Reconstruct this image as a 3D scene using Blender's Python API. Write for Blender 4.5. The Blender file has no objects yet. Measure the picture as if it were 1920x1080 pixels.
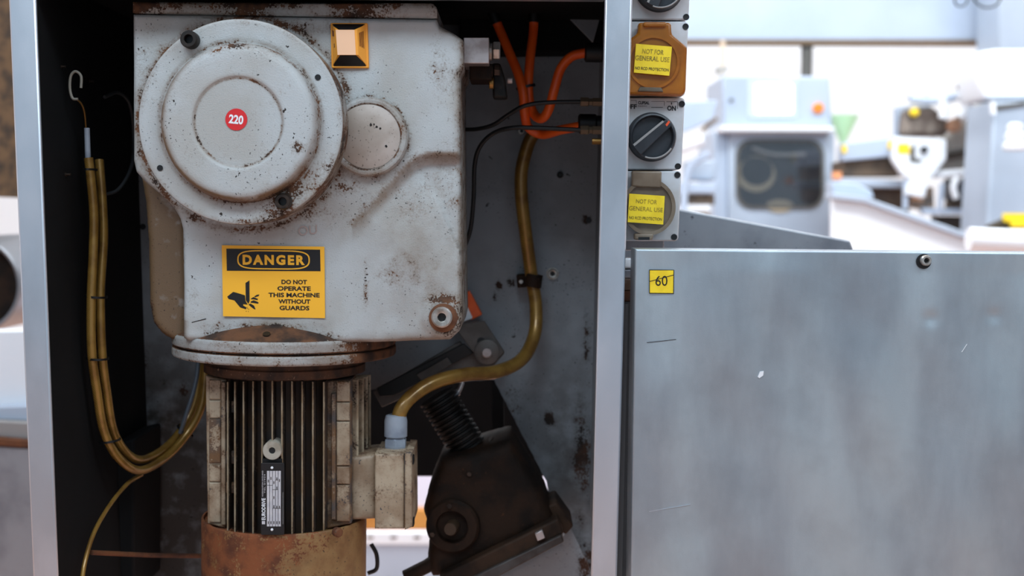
import bpy, bmesh, math, random
import numpy as np
from mathutils import Vector, Matrix, Quaternion
random.seed(7)
SC = bpy.context.scene
COL = SC.collection

# ------------------------------------------------------------------ camera
F = 2400.0                                   # focal length in pixels of the 1920 wide frame
CAM = Vector((0.0, -1.5, 1.30))
PITCH, ROLL = math.radians(3.5), math.radians(0.85)
FWD = Vector((0, math.cos(PITCH), -math.sin(PITCH)))
RIGHT = Vector((1, 0, 0)); UP = RIGHT.cross(FWD)
q = Quaternion(FWD, -ROLL)                   # the camera is held slightly rolled
RIGHT = q @ RIGHT; UP = q @ UP
cd = bpy.data.cameras.new('camera'); cam = bpy.data.objects.new('camera', cd); COL.objects.link(cam)
cam.matrix_world = Matrix((
    (RIGHT.x, UP.x, -FWD.x, CAM.x), (RIGHT.y, UP.y, -FWD.y, CAM.y), (RIGHT.z, UP.z, -FWD.z, CAM.z), (0, 0, 0, 1)))
cd.sensor_width = 36; cd.lens = F / 1920 * 36; cd.clip_start = 0.05; cd.clip_end = 60
cd.dof.use_dof = True; cd.dof.focus_distance = 1.46; cd.dof.aperture_fstop = 4.0
SC.camera = cam

# ------------------------------------------------------------------ world, lamps, exposure
w = bpy.data.worlds.new('world'); SC.world = w; w.use_nodes = True
w.node_tree.nodes['Background'].inputs[0].default_value = (0.66, 0.83, 1.0, 1)
w.node_tree.nodes['Background'].inputs[1].default_value = 0.5
SC.view_settings.view_transform = 'Standard'; SC.view_settings.look = 'None'
SC.view_settings.exposure = 0.0; SC.view_settings.gamma = 1.0; SC.view_settings.use_curve_mapping = False
SC.cycles.use_denoising = True
SC.cycles.max_bounces = 6; SC.cycles.sample_clamp_indirect = 6
def area(name, loc, target, sx, sy, power, col):
    l = bpy.data.lights.new(name, 'AREA'); l.shape = 'RECTANGLE'; l.size = sx; l.size_y = sy
    l.energy = power; l.color = col
    o = bpy.data.objects.new(name, l); COL.objects.link(o); o.location = loc
    o.rotation_euler = (Vector(target) - Vector(loc)).to_track_quat('-Z', 'Y').to_euler()
    return o
# rows of ceiling lamps over the aisle in front of the cabinet and over the hall behind it
area('ceiling_lamp_aisle', (-1.1, -2.3, 3.7), (-0.7, 0, 1.2), 2.6, 0.9, 78, (0.70, 0.865, 1.0))
area('ceiling_lamp_aisle', (1.8, -2.0, 3.7), (0.8, 0, 1.0), 2.2, 0.9, 56, (0.70, 0.865, 1.0))
area('ceiling_lamp_hall', (1.9, 1.3, 4.1), (2.0, 4.0, 0.8), 4.0, 1.2, 185, (0.90, 0.97, 1.0))
area('ceiling_lamp_hall', (2.2, 5.0, 4.1), (2.2, 6.5, 1.0), 5.0, 1.2, 95, (0.90, 0.97, 1.0))
area('ceiling_lamp_hall', (-2.0, 3.0, 4.1), (-1.6, 3.2, 0.0), 3.0, 1.2, 150, (0.90, 0.97, 1.0))

# ------------------------------------------------------------------ helpers
def ray(px, py):
    return FWD + RIGHT * ((px - 960) / F) + UP * ((540 - py) / F)
def at(px, py, Y):
    d = ray(px, py); t = (Y - CAM.y) / d.y
    return CAM + d * t
def ppm(px, py, Y):                          # pixels per metre there
    return 1.0 / (at(px + 1, py, Y) - at(px, py, Y)).length
def lin(v):
    v /= 255.0
    return v / 12.92 if v <= 0.04045 else ((v + 0.055) / 1.055) ** 2.4
def C(r, g, b): return (lin(r), lin(g), lin(b), 1.0)

WL = {}
def link(o, c, parent):
    COL.objects.link(o); o.location = c; WL[o.name] = Vector(c)
    if parent is not None:
        o.parent = parent; o.matrix_parent_inverse = Matrix.Translation(-WL[parent.name])
def tag(o, label=None, cat=None, group=None, kind=None):
    if label: o['label'] = label
    if cat: o['category'] = cat
    if group: o['group'] = group
    if kind: o['kind'] = kind
    return o
def thing(name, loc, label, cat, group=None):
    o = bpy.data.objects.new(name, None); o.empty_display_size = 0.05; link(o, Vector(loc), None)
    return tag(o, label, cat, group)
def mk(name, verts, faces, mat, parent=None, smooth=False, attrs=None, bevel=0, seg=2, recalc=True, sharp=40):
    V = np.array([tuple(v) for v in verts], dtype=float)
    c = (V.min(0) + V.max(0)) / 2
    me = bpy.data.meshes.new(name); me.from_pydata((V - c).tolist(), [], [tuple(int(i) for i in f) for f in faces])
    if recalc:
        bm = bmesh.new(); bm.from_mesh(me); bmesh.ops.recalc_face_normals(bm, faces=bm.faces); bm.to_mesh(me); bm.free()
    if attrs:
        for k, a in attrs.items():
            at_ = me.attributes.new(k, 'FLOAT', 'POINT'); at_.data.foreach_set('value', np.array(a, dtype=np.float32))
    if smooth:
        me.polygons.foreach_set('use_smooth', [True] * len(me.polygons))
        if sharp: me.set_sharp_from_angle(angle=math.radians(sharp))
    me.materials.append(mat); me.update()
    o = bpy.data.objects.new(name, me); link(o, Vector(c), parent)
    if bevel:
        m = o.modifiers.new('bevel', 'BEVEL'); m.width = bevel; m.segments = seg; m.limit_method = 'ANGLE'; m.angle_limit = math.radians(30)
        m.harden_normals = False
        me.polygons.foreach_set('use_smooth', [True] * len(me.polygons)); me.set_sharp_from_angle(angle=math.radians(30))
    return o
def prism(name, pts, vec, mat, parent=None, **k):
    n = len(pts); vec = Vector(vec)
    vs = [Vector(p) for p in pts] + [Vector(p) + vec for p in pts]
    fs = [tuple(range(n)), tuple(range(2 * n - 1, n - 1, -1))] + [(i, (i + 1) % n, n + (i + 1) % n, n + i) for i in range(n)]
    return mk(name, vs, fs, mat, parent, **k)
def slab(name, px, Y, t, mat, parent=None, **k):
    return prism(name, [at(x, y, Y) for x, y in px], (0, t, 0), mat, parent, **k)
def rect(x0, y0, x1, y1): return [(x0, y0), (x1, y0), (x1, y1), (x0, y1)]
def rrect(x0, y0, x1, y1, r, n=6):
    out = []
    for cx, cy, a0 in ((x1 - r, y0 + r, -90), (x1 - r, y1 - r, 0), (x0 + r, y1 - r, 90), (x0 + r, y0 + r, 180)):
        for i in range(n + 1):
            a = math.radians(a0 + 90 * i / n); out.append((cx + r * math.cos(a), cy + r * math.sin(a)))
    return out
def circ(cx, cy, rx, ry=None, n=32, a0=0, a1=360):
    ry = ry or rx
    return [(cx + rx * math.cos(math.radians(a0 + (a1 - a0) * i / n)), cy + ry * math.sin(math.radians(a0 + (a1 - a0) * i / n))) for i in range(n)]
def frame_basis(ax):
    ax = Vector(ax).normalized()
    ref = Vector((0, 0, 1)) if abs(ax.z) < 0.9 else Vector((1, 0, 0))
    u = ref.cross(ax).normalized(); v = ax.cross(u)
    return ax, u, v
def lathe(name, O, ax, prof, mat, parent=None, segs=48, rust=None, stain_shade=None, cap=True, sharp=35, smooth=True, phase=0):
    """prof: (radius, height along ax); rust/stain(r, h, u, v, theta) with u,v the offsets on the disc"""
    ax, u, v = frame_basis(ax); O = Vector(O)
    vs, fs, R, S = [], [], [], []
    for r, h in prof:
        for i in range(segs):
            a = phase + 2 * math.pi * i / segs
            p = O + ax * h + u * (r * math.cos(a)) + v * (r * math.sin(a)); vs.append(p)
            if rust: R.append(rust(p, r, h))
            if stain_shade: S.append(stain_shade(p, r, h))
    n = len(prof)
    for j in range(n - 1):
        for i in range(segs):
            k = (i + 1) % segs
            fs.append((j * segs + i, j * segs + k, (j + 1) * segs + k, (j + 1) * segs + i))
    if cap:
        fs.append(tuple(range(segs - 1, -1, -1))); fs.append(tuple(range((n - 1) * segs, n * segs)))
    at_ = {}
    if rust: at_['rust'] = R
    if stain_shade: at_['stain_shade'] = S
    return mk(name, vs, fs, mat, parent, smooth=smooth, attrs=at_, sharp=sharp)
def catmull(P, n=8):
    P = [Vector(p) for p in P]; Q = [P[0] * 2 - P[1]] + P + [P[-1] * 2 - P[-2]]; out = []
    for i in range(1, len(Q) - 2):
        a, b, c, d = Q[i - 1], Q[i], Q[i + 1], Q[i + 2]
        for j in range(n):
            t = j / n
            out.append(0.5 * ((2 * b) + (c - a) * t + (2 * a - 5 * b + 4 * c - d) * t * t + (3 * b - a - 3 * c + d) * t ** 3))
    return out + [P[-1]]
def tube3(name, P, r, mat, parent=None, segs=14, n=8, curve=True, radii=None):
    path = catmull(P, n) if curve and len(P) > 2 else [Vector(p) for p in P]
    vs, fs = [], []; prev = None; m = len(path)
    for i, p in enumerate(path):
        t = (path[min(i + 1, m - 1)] - path[max(i - 1, 0)]).normalized()
        if prev is None:
            _, u, _ = frame_basis(t)
        else:
            u = (prev - t * prev.dot(t)).normalized()
        prev = u; v = t.cross(u)
        rr = radii[i % len(radii)] if radii else r
        for k in range(segs):
            a = 2 * math.pi * k / segs; vs.append(p + (u * math.cos(a) + v * math.sin(a)) * rr)
    for i in range(m - 1):
        for k in range(segs):
            l = (k + 1) % segs; fs.append((i * segs + k, i * segs + l, (i + 1) * segs + l, (i + 1) * segs + k))
    fs.append(tuple(range(segs - 1, -1, -1))); fs.append(tuple(range((m - 1) * segs, m * segs)))
    return mk(name, vs, fs, mat, parent, smooth=True, sharp=60)
def tube(name, P, rpx, mat, parent=None, **k):
    x, y, Y = P[len(P) // 2]
    return tube3(name, [at(*p) for p in P], rpx / ppm(x, y, Y), mat, parent, **k)
def tie(name, px, py, Y, rx, ry, wpx, mat, parent, tilt=0):
    """a cable tie: a closed band round a bundle running up and down the picture"""
    s = ppm(px, py, Y); pts = []; O = at(px, py, Y); a = math.radians(tilt)
    X = Vector((math.cos(a), 0, -math.sin(a))); n = 24
    pts = [O + X * (rx / s * math.cos(2 * math.pi * i / n)) + Vector((0, ry / s * math.sin(2 * math.pi * i / n), 0)) for i in range(n)]
    U = Vector((math.sin(a), 0, math.cos(a))) * (wpx / s / 2)
    vs, fs = [], []
    for p in pts:
        d = (p - O).normalized() * (1.5 / s)
        vs += [p - U, p + U, p + d + U, p + d - U]
    for i in range(n):
        j = (i + 1) % n
        for k in range(4): fs.append((4 * i + k, 4 * i + (k + 1) % 4, 4 * j + (k + 1) % 4, 4 * j + k))
    return mk(name, vs, fs, mat, parent, smooth=True)
def seg_dist(X, Z, poly, closed=True):
    D = np.full(X.shape, 1e9); NX = X.copy(); NZ = Z.copy(); n = len(poly)
    for i in range(n if closed else n - 1):
        ax, ay = poly[i]; bx, by = poly[(i + 1) % n]; dx, dy = bx - ax, by - ay
        t = np.clip(((X - ax) * dx + (Z - ay) * dy) / (dx * dx + dy * dy + 1e-9), 0, 1)
        qx, qy = ax + t * dx, ay + t * dy; d = np.hypot(X - qx, Z - qy); m = d < D
        D[m] = d[m]; NX[m] = qx[m]; NZ[m] = qy[m]
    return D, NX, NZ
def inside(X, Z, poly):
    r = np.zeros(X.shape, bool); n = len(poly)
    for i in range(n):
        ax, ay = poly[i]; bx, by = poly[(i + 1) % n]
        if ay == by: continue
        c = ((ay > Z) != (by > Z)) & (X < (bx - ax) * (Z - ay) / (by - ay) + ax); r ^= c
    return r
def heightfield(name, poly, Y0, step, hfun, depth, mat, parent=None, rust=None, stain_shade=None):
    if len(poly) == 4:                       # a four-cornered outline gets a regular grid, finer at the rim
        (ax, ay), (bx, by), (cx, cy), (dx, dy) = poly
        def spread_(Ln):
            n = max(int(Ln / step), 3); e_ = [v for v in (1.2, 2.6, 4.5, 7) if v < Ln / 4]
            return np.array([0] + [v / Ln for v in e_] + list(np.linspace((e_[-1] if e_ else 0) / Ln, 1 - (e_[-1] if e_ else 0) / Ln, n + 1)[1:-1]) + [1 - v / Ln for v in e_[::-1]] + [1])
        U, W = np.meshgrid(spread_(math.hypot(bx - ax, by - ay)), spread_(math.hypot(dx - ax, dy - ay)))
        X = (ax * (1 - U) + bx * U) * (1 - W) + (dx * (1 - U) + cx * U) * W
        Z = (ay * (1 - U) + by * U) * (1 - W) + (dy * (1 - U) + cy * U) * W
        D, _, _ = seg_dist(X, Z, poly); h, wd = X.shape; keep = np.ones((h - 1, wd - 1), bool); cnt = np.ones((h, wd), int)
        return field_mesh(name, X, Z, D, keep, cnt, Y0, hfun, depth, mat, parent, rust, stain_shade)
    xs = np.arange(min(p[0] for p in poly) - step, max(p[0] for p in poly) + 2 * step, step)
    ys = np.arange(min(p[1] for p in poly) - step, max(p[1] for p in poly) + 2 * step, step)
    X, Z = np.meshgrid(xs, ys); cx, cz = X[:-1, :-1] + step / 2, Z[:-1, :-1] + step / 2
    keep = inside(cx, cz, poly); D, NX, NZ = seg_dist(X, Z, poly)
    h, wd = X.shape; cnt = np.zeros((h, wd), int)
    for a in (0, 1):
        for b in (0, 1): cnt[a:h - 1 + a, b:wd - 1 + b] += keep
    bd = (cnt > 0) & (cnt < 4); X = np.where(bd, NX, X); Z = np.where(bd, NZ, Z); D = np.where(bd, 0, D)
    return field_mesh(name, X, Z, D, keep, cnt, Y0, hfun, depth, mat, parent, rust, stain_shade)
def field_mesh(name, X, Z, D, keep, cnt, Y0, hfun, depth, mat, parent, rust, stain_shade):
    h, wd = X.shape
    dy = hfun(X, Z, D); idx = -np.ones((h, wd), int); vs = []; Rr = []; Ss = []
    R_ = rust(X, Z, D) if rust else None; S_ = stain_shade(X, Z, D) if stain_shade else None
    for j in range(h):
        for i in range(wd):
            if cnt[j, i]:
                idx[j, i] = len(vs); p = at(X[j, i], Z[j, i], Y0); vs.append(Vector((p.x, Y0 + dy[j, i], p.z)))
                Rr.append(R_[j, i] if rust else 0); Ss.append(S_[j, i] if stain_shade else 0)
    fs = []; ec = {}
    for j in range(h - 1):
        for i in range(wd - 1):
            if keep[j, i]:
                f = (idx[j, i], idx[j + 1, i], idx[j + 1, i + 1], idx[j, i + 1]); fs.append(f)
                for k in range(4):
                    e = (f[k], f[(k + 1) % 4]); ec[e] = ec.get(e, 0) + 1
    bk = {}
    for (a, b) in list(ec):
        if (b, a) not in ec:
            for v in (a, b):
                if v not in bk:
                    bk[v] = len(vs); vs.append(Vector((vs[v].x, Y0 + depth, vs[v].z))); Rr.append(Rr[v]); Ss.append(Ss[v])
            fs.append((b, a, bk[a], bk[b]))
    return mk(name, vs, fs, mat, parent, smooth=True, attrs={'rust': Rr, 'stain_shade': Ss}, recalc=False, sharp=50)
def blobs(L):
    def f(X, Z, D=None):
        r = np.zeros_like(X)
        for x, y, rx, ry, s in L: r = np.maximum(r, s * np.exp(-(((X - x) / rx) ** 2 + ((Z - y) / ry) ** 2)))
        return r
    return f
def lettering(name, s, quad, Y, mat, parent, bold=0.0, spacing=1.0, rot=0, lead=1.0):
    """flat print fitted into a quad of pixels (top left, top right, bottom right, bottom left) on the plane Y"""
    cu = bpy.data.curves.new(name, 'FONT'); cu.body = s; cu.offset = bold; cu.space_character = spacing; cu.align_x = 'CENTER'; cu.space_line = lead
    cu.resolution_u = 3
    to = bpy.data.objects.new(name, cu); COL.objects.link(to)
    dg = bpy.context.evaluated_depsgraph_get(); me = bpy.data.meshes.new_from_object(to.evaluated_get(dg))
    V = np.array([v.co[:] for v in me.vertices]); Fc = [tuple(p.vertices) for p in me.polygons]
    bpy.data.objects.remove(to); bpy.data.curves.remove(cu); bpy.data.meshes.remove(me)
    mn, mx = V.min(0), V.max(0); U = (V[:, 0] - mn[0]) / (mx[0] - mn[0]); W = 1 - (V[:, 1] - mn[1]) / (mx[1] - mn[1])
    if rot == 90: U, W = W, 1 - U
    (ax, ay), (bx, by), (cx, cy), (dx, dy) = quad; vs = []
    for u, v in zip(U, W):
        x = (ax * (1 - u) + bx * u) * (1 - v) + (dx * (1 - u) + cx * u) * v
        y = (ay * (1 - u) + by * u) * (1 - v) + (dy * (1 - u) + cy * u) * v
        vs.append(at(x, y, Y))
    return mk(name, vs, Fc, mat, parent, recalc=False)
def quadr(x0, y0, x1, y1, sl=0.0): return [(x0, y0), (x1, y0 + sl * (x1 - x0)), (x1, y1 + sl * (x1 - x0)), (x0, y1)]
def ring_px(name, outer, inner, Y, t, mat, parent):
    n = len(outer); vs = [at(*p, Y) for p in outer] + [at(*p, Y) for p in inner]
    T = Vector((0, t, 0)); vs += [v + T for v in vs]
    fs = []
    for i in range(n):
        j = (i + 1) % n
        fs += [(i, j, n + j, n + i), (2 * n + i, 2 * n + j, 3 * n + j, 3 * n + i), (i, j, 2 * n + j, 2 * n + i), (n + i, n + j, 3 * n + j, 3 * n + i)]
    return mk(name, vs, fs, mat, parent, smooth=True)

# ------------------------------------------------------------------ materials
MATS = {}
def M(name, base, rough=0.5, metal=0.0, var=None, vscale=6.0, vlo=0.4, vhi=0.65, stretch=(1, 1, 1), bump=0.0, bscale=300.0,
      rust=False, speck=0.0, speckcol=(40, 32, 26), rustcols=((46, 32, 24), (104, 66, 40)), stain_shade_col=(112, 88, 64), emit=0, trans=0.0, coat=0.0, rvar=0.0, spec=0.5, wave=0, grime=0.0, grimecol=(70, 52, 38)):
    m = bpy.data.materials.new(name); m.use_nodes = True; nt = m.node_tree; N = nt.nodes; L = nt.links
    b = N['Principled BSDF']; b.inputs['Roughness'].default_value = rough; b.inputs['Metallic'].default_value = metal
    b.inputs['Specular IOR Level'].default_value = spec
    if trans: b.inputs['Transmission Weight'].default_value = trans
    if coat: b.inputs['Coat Weight'].default_value = coat
    g = N.new('ShaderNodeNewGeometry'); mp = N.new('ShaderNodeMapping'); mp.inputs['Scale'].default_value = stretch
    L.new(g.outputs['Position'], mp.inputs['Vector'])
    def noise(scale, detail=5, vec=None, rough_=0.55):
        n = N.new('ShaderNodeTexNoise'); n.inputs['Scale'].default_value = scale; n.inputs['Detail'].default_value = detail
        n.inputs['Roughness'].default_value = rough_
        L.new(vec or g.outputs['Position'], n.inputs['Vector']); return n.outputs['Fac']
    def rmp(fac, lo, hi, a=0.0, c=1.0):
        r = N.new('ShaderNodeMapRange'); r.interpolation_type = 'SMOOTHSTEP'
        r.inputs[1].default_value = lo; r.inputs[2].default_value = hi; r.inputs[3].default_value = a; r.inputs[4].default_value = c
        L.new(fac, r.inputs[0]); return r.outputs[0]
    def mix(fac, a, c):
        x = N.new('ShaderNodeMix'); x.data_type = 'RGBA'
        if isinstance(fac, float): x.inputs[0].default_value = fac
        else: L.new(fac, x.inputs[0])
        for s, v in ((6, a), (7, c)):
            if isinstance(v, tuple): x.inputs[s].default_value = v
            else: L.new(v, x.inputs[s])
        return x.outputs[2]
    def math_(op, a, c):
        x = N.new('ShaderNodeMath'); x.operation = op
        for s, v in ((0, a), (1, c)):
            if isinstance(v, (int, float)): x.inputs[s].default_value = v
            else: L.new(v, x.inputs[s])
        return x.outputs[0]
    col = C(*base); rg = None
    if var: col = mix(rmp(noise(vscale, 6, mp.outputs['Vector']), vlo, vhi), col, C(*var))
    if wave:
        wv = N.new('ShaderNodeTexWave'); wv.bands_direction = 'DIAGONAL'; wv.inputs['Scale'].default_value = wave; wv.inputs['Distortion'].default_value = 1.0
        L.new(g.outputs['Position'], wv.inputs['Vector'])
        col = mix(math_('MULTIPLY', wv.outputs['Fac'], 0.55), col, C(*[v * 0.45 for v in base]))
    if grime: col = mix(math_('MULTIPLY', rmp(noise(14, 7), 0.42, 0.68), grime), col, C(*grimecol))
    if rust:
        sa = N.new('ShaderNodeAttribute'); sa.attribute_name = 'stain_shade'
        sm = math_('MULTIPLY', sa.outputs['Fac'], rmp(noise(30, 6), 0.25, 0.62, 0.35, 1.0))
        col = mix(sm, col, C(*stain_shade_col))
    if speck:
        sp = rmp(noise(330, 2), 0.69 - 0.06 * speck, 0.72 - 0.06 * speck)
        area_ = rmp(noise(11, 4), 0.40, 0.62); sp = math_('MULTIPLY', sp, area_)
        big = rmp(noise(95, 3), 0.715, 0.735); sp = math_('MAXIMUM', sp, big)
        col = mix(sp, col, C(*speckcol))
    if rust:
        ra = N.new('ShaderNodeAttribute'); ra.attribute_name = 'rust'
        nz = math_('ADD', math_('MULTIPLY', noise(60, 8, None, 0.65), 1.1), math_('MULTIPLY', noise(420, 4), 0.75))
        t = math_('ADD', ra.outputs['Fac'], math_('SUBTRACT', nz, 0.925))
        mk_ = rmp(t, 0.40, 0.48)
        halo = rmp(t, 0.16, 0.46, 0.0, 0.42)
        rc = mix(rmp(noise(38, 6), 0.35, 0.65), C(*rustcols[0]), C(*rustcols[1]))
        col = mix(halo, col, C(*stain_shade_col)); col = mix(mk_, col, rc)
        rr = rmp(mk_, 0, 1, rough, 0.85); L.new(rr, b.inputs['Roughness'])
        if metal: L.new(rmp(mk_, 0, 1, metal, 0.0), b.inputs['Metallic'])
    elif rvar:
        L.new(rmp(noise(vscale * 1.7, 6, mp.outputs['Vector']), 0.3, 0.7, max(rough - rvar, 0.03), rough + rvar), b.inputs['Roughness'])
    if isinstance(col, tuple): b.inputs['Base Color'].default_value = col
    else: L.new(col, b.inputs['Base Color'])
    if emit:
        b.inputs['Emission Color'].default_value = C(*base); b.inputs['Emission Strength'].default_value = emit
    if bump:
        bp = N.new('ShaderNodeBump'); bp.inputs['Strength'].default_value = bump; bp.inputs['Distance'].default_value = 0.002
        L.new(noise(bscale, 4), bp.inputs['Height']); L.new(bp.outputs[0], b.inputs['Normal'])
    MATS[name] = m; return m

paint = M('grey_machine_paint', (184, 187, 187), 0.42, var=(172, 170, 165), vscale=9, bump=0.28, bscale=650, rust=True, speck=0.45)
beige = M('beige_motor_paint', (176, 158, 134), 0.5, var=(150, 128, 104), vscale=30, bump=0.15, bscale=350, rust=True, speck=0.6, speckcol=(70, 66, 66), stain_shade_col=(96, 62, 34), rustcols=((78, 72, 70), (112, 80, 52)))
finpaint = M('grimy_fin_paint', (182, 164, 138), 0.5, var=(150, 126, 98), vscale=40, rust=True, rustcols=((30, 22, 16), (66, 46, 30)), stain_shade_col=(78, 58, 38), bump=0.1)
rusty = M('rusted_steel', (112, 66, 36), 0.75, var=(70, 40, 26), vscale=22, bump=0.4, bscale=160, rust=True, speck=0.4, rustcols=((74, 42, 26), (128, 70, 34)))
hoodm = M('rusted_hood', (150, 118, 74), 0.6, var=(116, 84, 50), vscale=26, bump=0.25, bscale=220, rust=True, speck=0.5, rustcols=((86, 46, 26), (130, 72, 38)), stain_shade_col=(124, 80, 44))
darkrust = M('dark_oily_rust', (40, 25, 15), 0.7, spec=0.2, var=(22, 14, 9), vscale=25, bump=0.4, bscale=140, speck=0.4, speckcol=(70, 42, 22))
discgrey = M('bare_cap_metal', (184, 172, 163), 0.55, 0.1, var=(158, 144, 132), vscale=14, speck=0.3)
steel = M('brushed_stainless', (222, 228, 236), 0.36, 0.95, var=(204, 209, 216), vscale=4, stretch=(2, 2, 1), bump=0.03, bscale=500, rvar=0.06)
guardm = M('worn_stainless_sheet', (196, 210, 216), 0.44, 0.85, var=(168, 177, 185), vscale=3.2, vlo=0.36, vhi=0.66, stretch=(2.2, 2.2, 0.7), bump=0.05, bscale=600, rvar=0.06, grime=0.14, grimecol=(108, 100, 104))
steel2 = M('dull_stainless', (160, 165, 172), 0.45, 0.7, var=(130, 134, 142), vscale=8, speck=0.1, speckcol=(90, 90, 95))
inner = M('dirty_inner_panel', (146, 152, 158), 0.5, 0.1, var=(122, 125, 129), vscale=7, rust=True, speck=0.5, speckcol=(22, 18, 16), rustcols=((30, 20, 14), (66, 38, 20)), stain_shade_col=(58, 52, 48))
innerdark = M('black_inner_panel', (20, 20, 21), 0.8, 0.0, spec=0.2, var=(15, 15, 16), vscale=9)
black = M('black_rubber', (14, 14, 15), 0.45)
blackm = M('black_metal', (24, 22, 21), 0.5, 0.1, spec=0.3, var=(44, 38, 34), vscale=60)
bolt = M('oxidised_bolt', (66, 54, 46), 0.45, 0.6, var=(38, 30, 26), vscale=80)
boltl = M('bright_bolt', (190, 186, 180), 0.35, 0.7, var=(150, 140, 130), vscale=90, rust=True)
zinc = M('zinc_block', (190, 180, 178), 0.38, 0.6, var=(160, 146, 142), vscale=40)
brass = M('brass', (150, 112, 60), 0.3, 0.8)
gold = M('gold_braided_sheath', (176, 134, 62), 0.32, 0.35, var=(142, 102, 44), vscale=40, wave=260, coat=0.3)
orange = M('orange_cable_jacket', (246, 100, 30), 0.34, var=(236, 88, 24), vscale=30)
greyc = M('grey_cable_jacket', (92, 100, 110), 0.4)
whitew = M('white_wire', (132, 124, 112), 0.5)
glandg = M('grey_nylon_gland', (150, 156, 166), 0.4, var=(130, 136, 148), vscale=40)
yel = M('yellow_print', (250, 182, 44), 0.5)
blk = M('black_print', (16, 14, 15), 0.5)
red = M('red_print', (214, 40, 44), 0.4)
wht = M('white_print', (238, 238, 240), 0.5)
greyp = M('grey_print', (190, 186, 190), 0.5, var=(206, 200, 200), vscale=60)
tagor = M('orange_tag_plastic', (250, 166, 58), 0.45)
tagpe = M('lit_peach_tag_face', (253, 200, 160), 0.4)  # orange face made paler, the light it reflects put into its colour
brownp = M('brown_print', (120, 66, 28), 0.5)
ylab = M('yellow_label', (248, 216, 40), 0.5, var=(236, 200, 30), vscale=60)
fade = M('faded_print', (128, 112, 40), 0.6, var=(176, 150, 36), vscale=160)
fadek = M('dark_faded_print', (66, 58, 28), 0.6)
plast = M('grey_switch_plastic', (206, 208, 212), 0.42, var=(192, 190, 190), vscale=18, grime=0.35, grimecol=(170, 150, 130))
knobm = M('dark_grey_knob', (44, 48, 54), 0.42, var=(36, 39, 44), vscale=30)
knobl = M('pale_knob_edge', (150, 148, 146), 0.45)
redm = M('red_mark', (230, 84, 40), 0.4)
amber = M('amber_plastic_cover', (222, 140, 34), 0.25, var=(196, 112, 18), vscale=20, trans=0.55, grime=0.3, grimecol=(110, 64, 20))
smoke = M('smoky_plastic_cover', (160, 142, 122), 0.3, var=(128, 108, 88), vscale=24, trans=0.4, grime=0.4, grimecol=(110, 86, 60))
socket = M('socket_insert', (120, 110, 96), 0.5, var=(90, 78, 62), vscale=30)
bwhite = M('white_enamel', (240, 243, 248), 0.5)
bsteel = M('bright_stainless', (186, 199, 218), 0.4, 0.1, var=(174, 187, 206), vscale=1.5)
bgrey = M('satin_stainless', (182, 194, 210), 0.45, 0.1, var=(168, 180, 196), vscale=2)
bdark = M('window_dark', (46, 48, 52), 0.5, var=(64, 64, 66), vscale=5)
bbrown = M('grimy_brown_metal', (112, 92, 74), 0.6, var=(76, 64, 54), vscale=12)
bedge = M('brown_beam_edge', (120, 98, 74), 0.6)
byel = M('yellow_tag', (252, 214, 40), 0.5)
bgreen = M('pale_green_plastic', (206, 255, 208), 0.5)
borange = M('orange_button', (255, 140, 30), 0.4)
bpipe = M('grey_hanger_pipe', (92, 90, 86), 0.5)
screenm = M('lit_screen', (255, 253, 255), 0.4, emit=1.6)
wallm = M('white_hall_wall', (246, 249, 252), 0.7)
floorm = M('red_brown_floor', (206, 164, 146), 0.55, var=(190, 148, 130), vscale=1.5)
cream = M('cream_drum', (176, 160, 132), 0.5)
gm = bpy.data.materials.new('clear_pane'); gm.use_nodes = True
_n = gm.node_tree.nodes; _n.remove(_n['Principled BSDF'])
_t = _n.new('ShaderNodeBsdfTransparent'); _t.inputs[0].default_value = (0.8, 0.82, 0.85, 1); _g = _n.new('ShaderNodeBsdfGlossy'); _g.inputs['Roughness'].default_value = 0.1
_m = _n.new('ShaderNodeMixShader'); _m.inputs[0].default_value = 0.12
gm.node_tree.links.new(_t.outputs[0], _m.inputs[1]); gm.node_tree.links.new(_g.outputs[0], _m.inputs[2]); gm.node_tree.links.new(_m.outputs[0], _n['Material Output'].inputs[0])

# ------------------------------------------------------------------ the hall
def box(name, a, b, mat, parent=None, **k):
    (x0, y0, z0), (x1, y1, z1) = a, b
    return prism(name, [(x0, y0, z0), (x1, y0, z0), (x1, y0, z1), (x0, y0, z1)], (0, y1 - y0, 0), mat, parent, **k)
tag(box('floor', (-6, -6, -0.1), (8, 9, 0), floorm), kind='structure')
tag(box('wall_back', (-6, 8.0, 0), (8, 8.15, 5), wallm), kind='structure')
tag(box('wall_left', (-6.15, -6, 0), (-6, 8, 5), wallm), kind='structure')
tag(box('wall_right', (8, -6, 0), (8.15, 8, 5), wallm), kind='structure')
tag(box('ceiling', (-6, -6, 5), (8, 8.15, 5.1), wallm), kind='structure')

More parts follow.
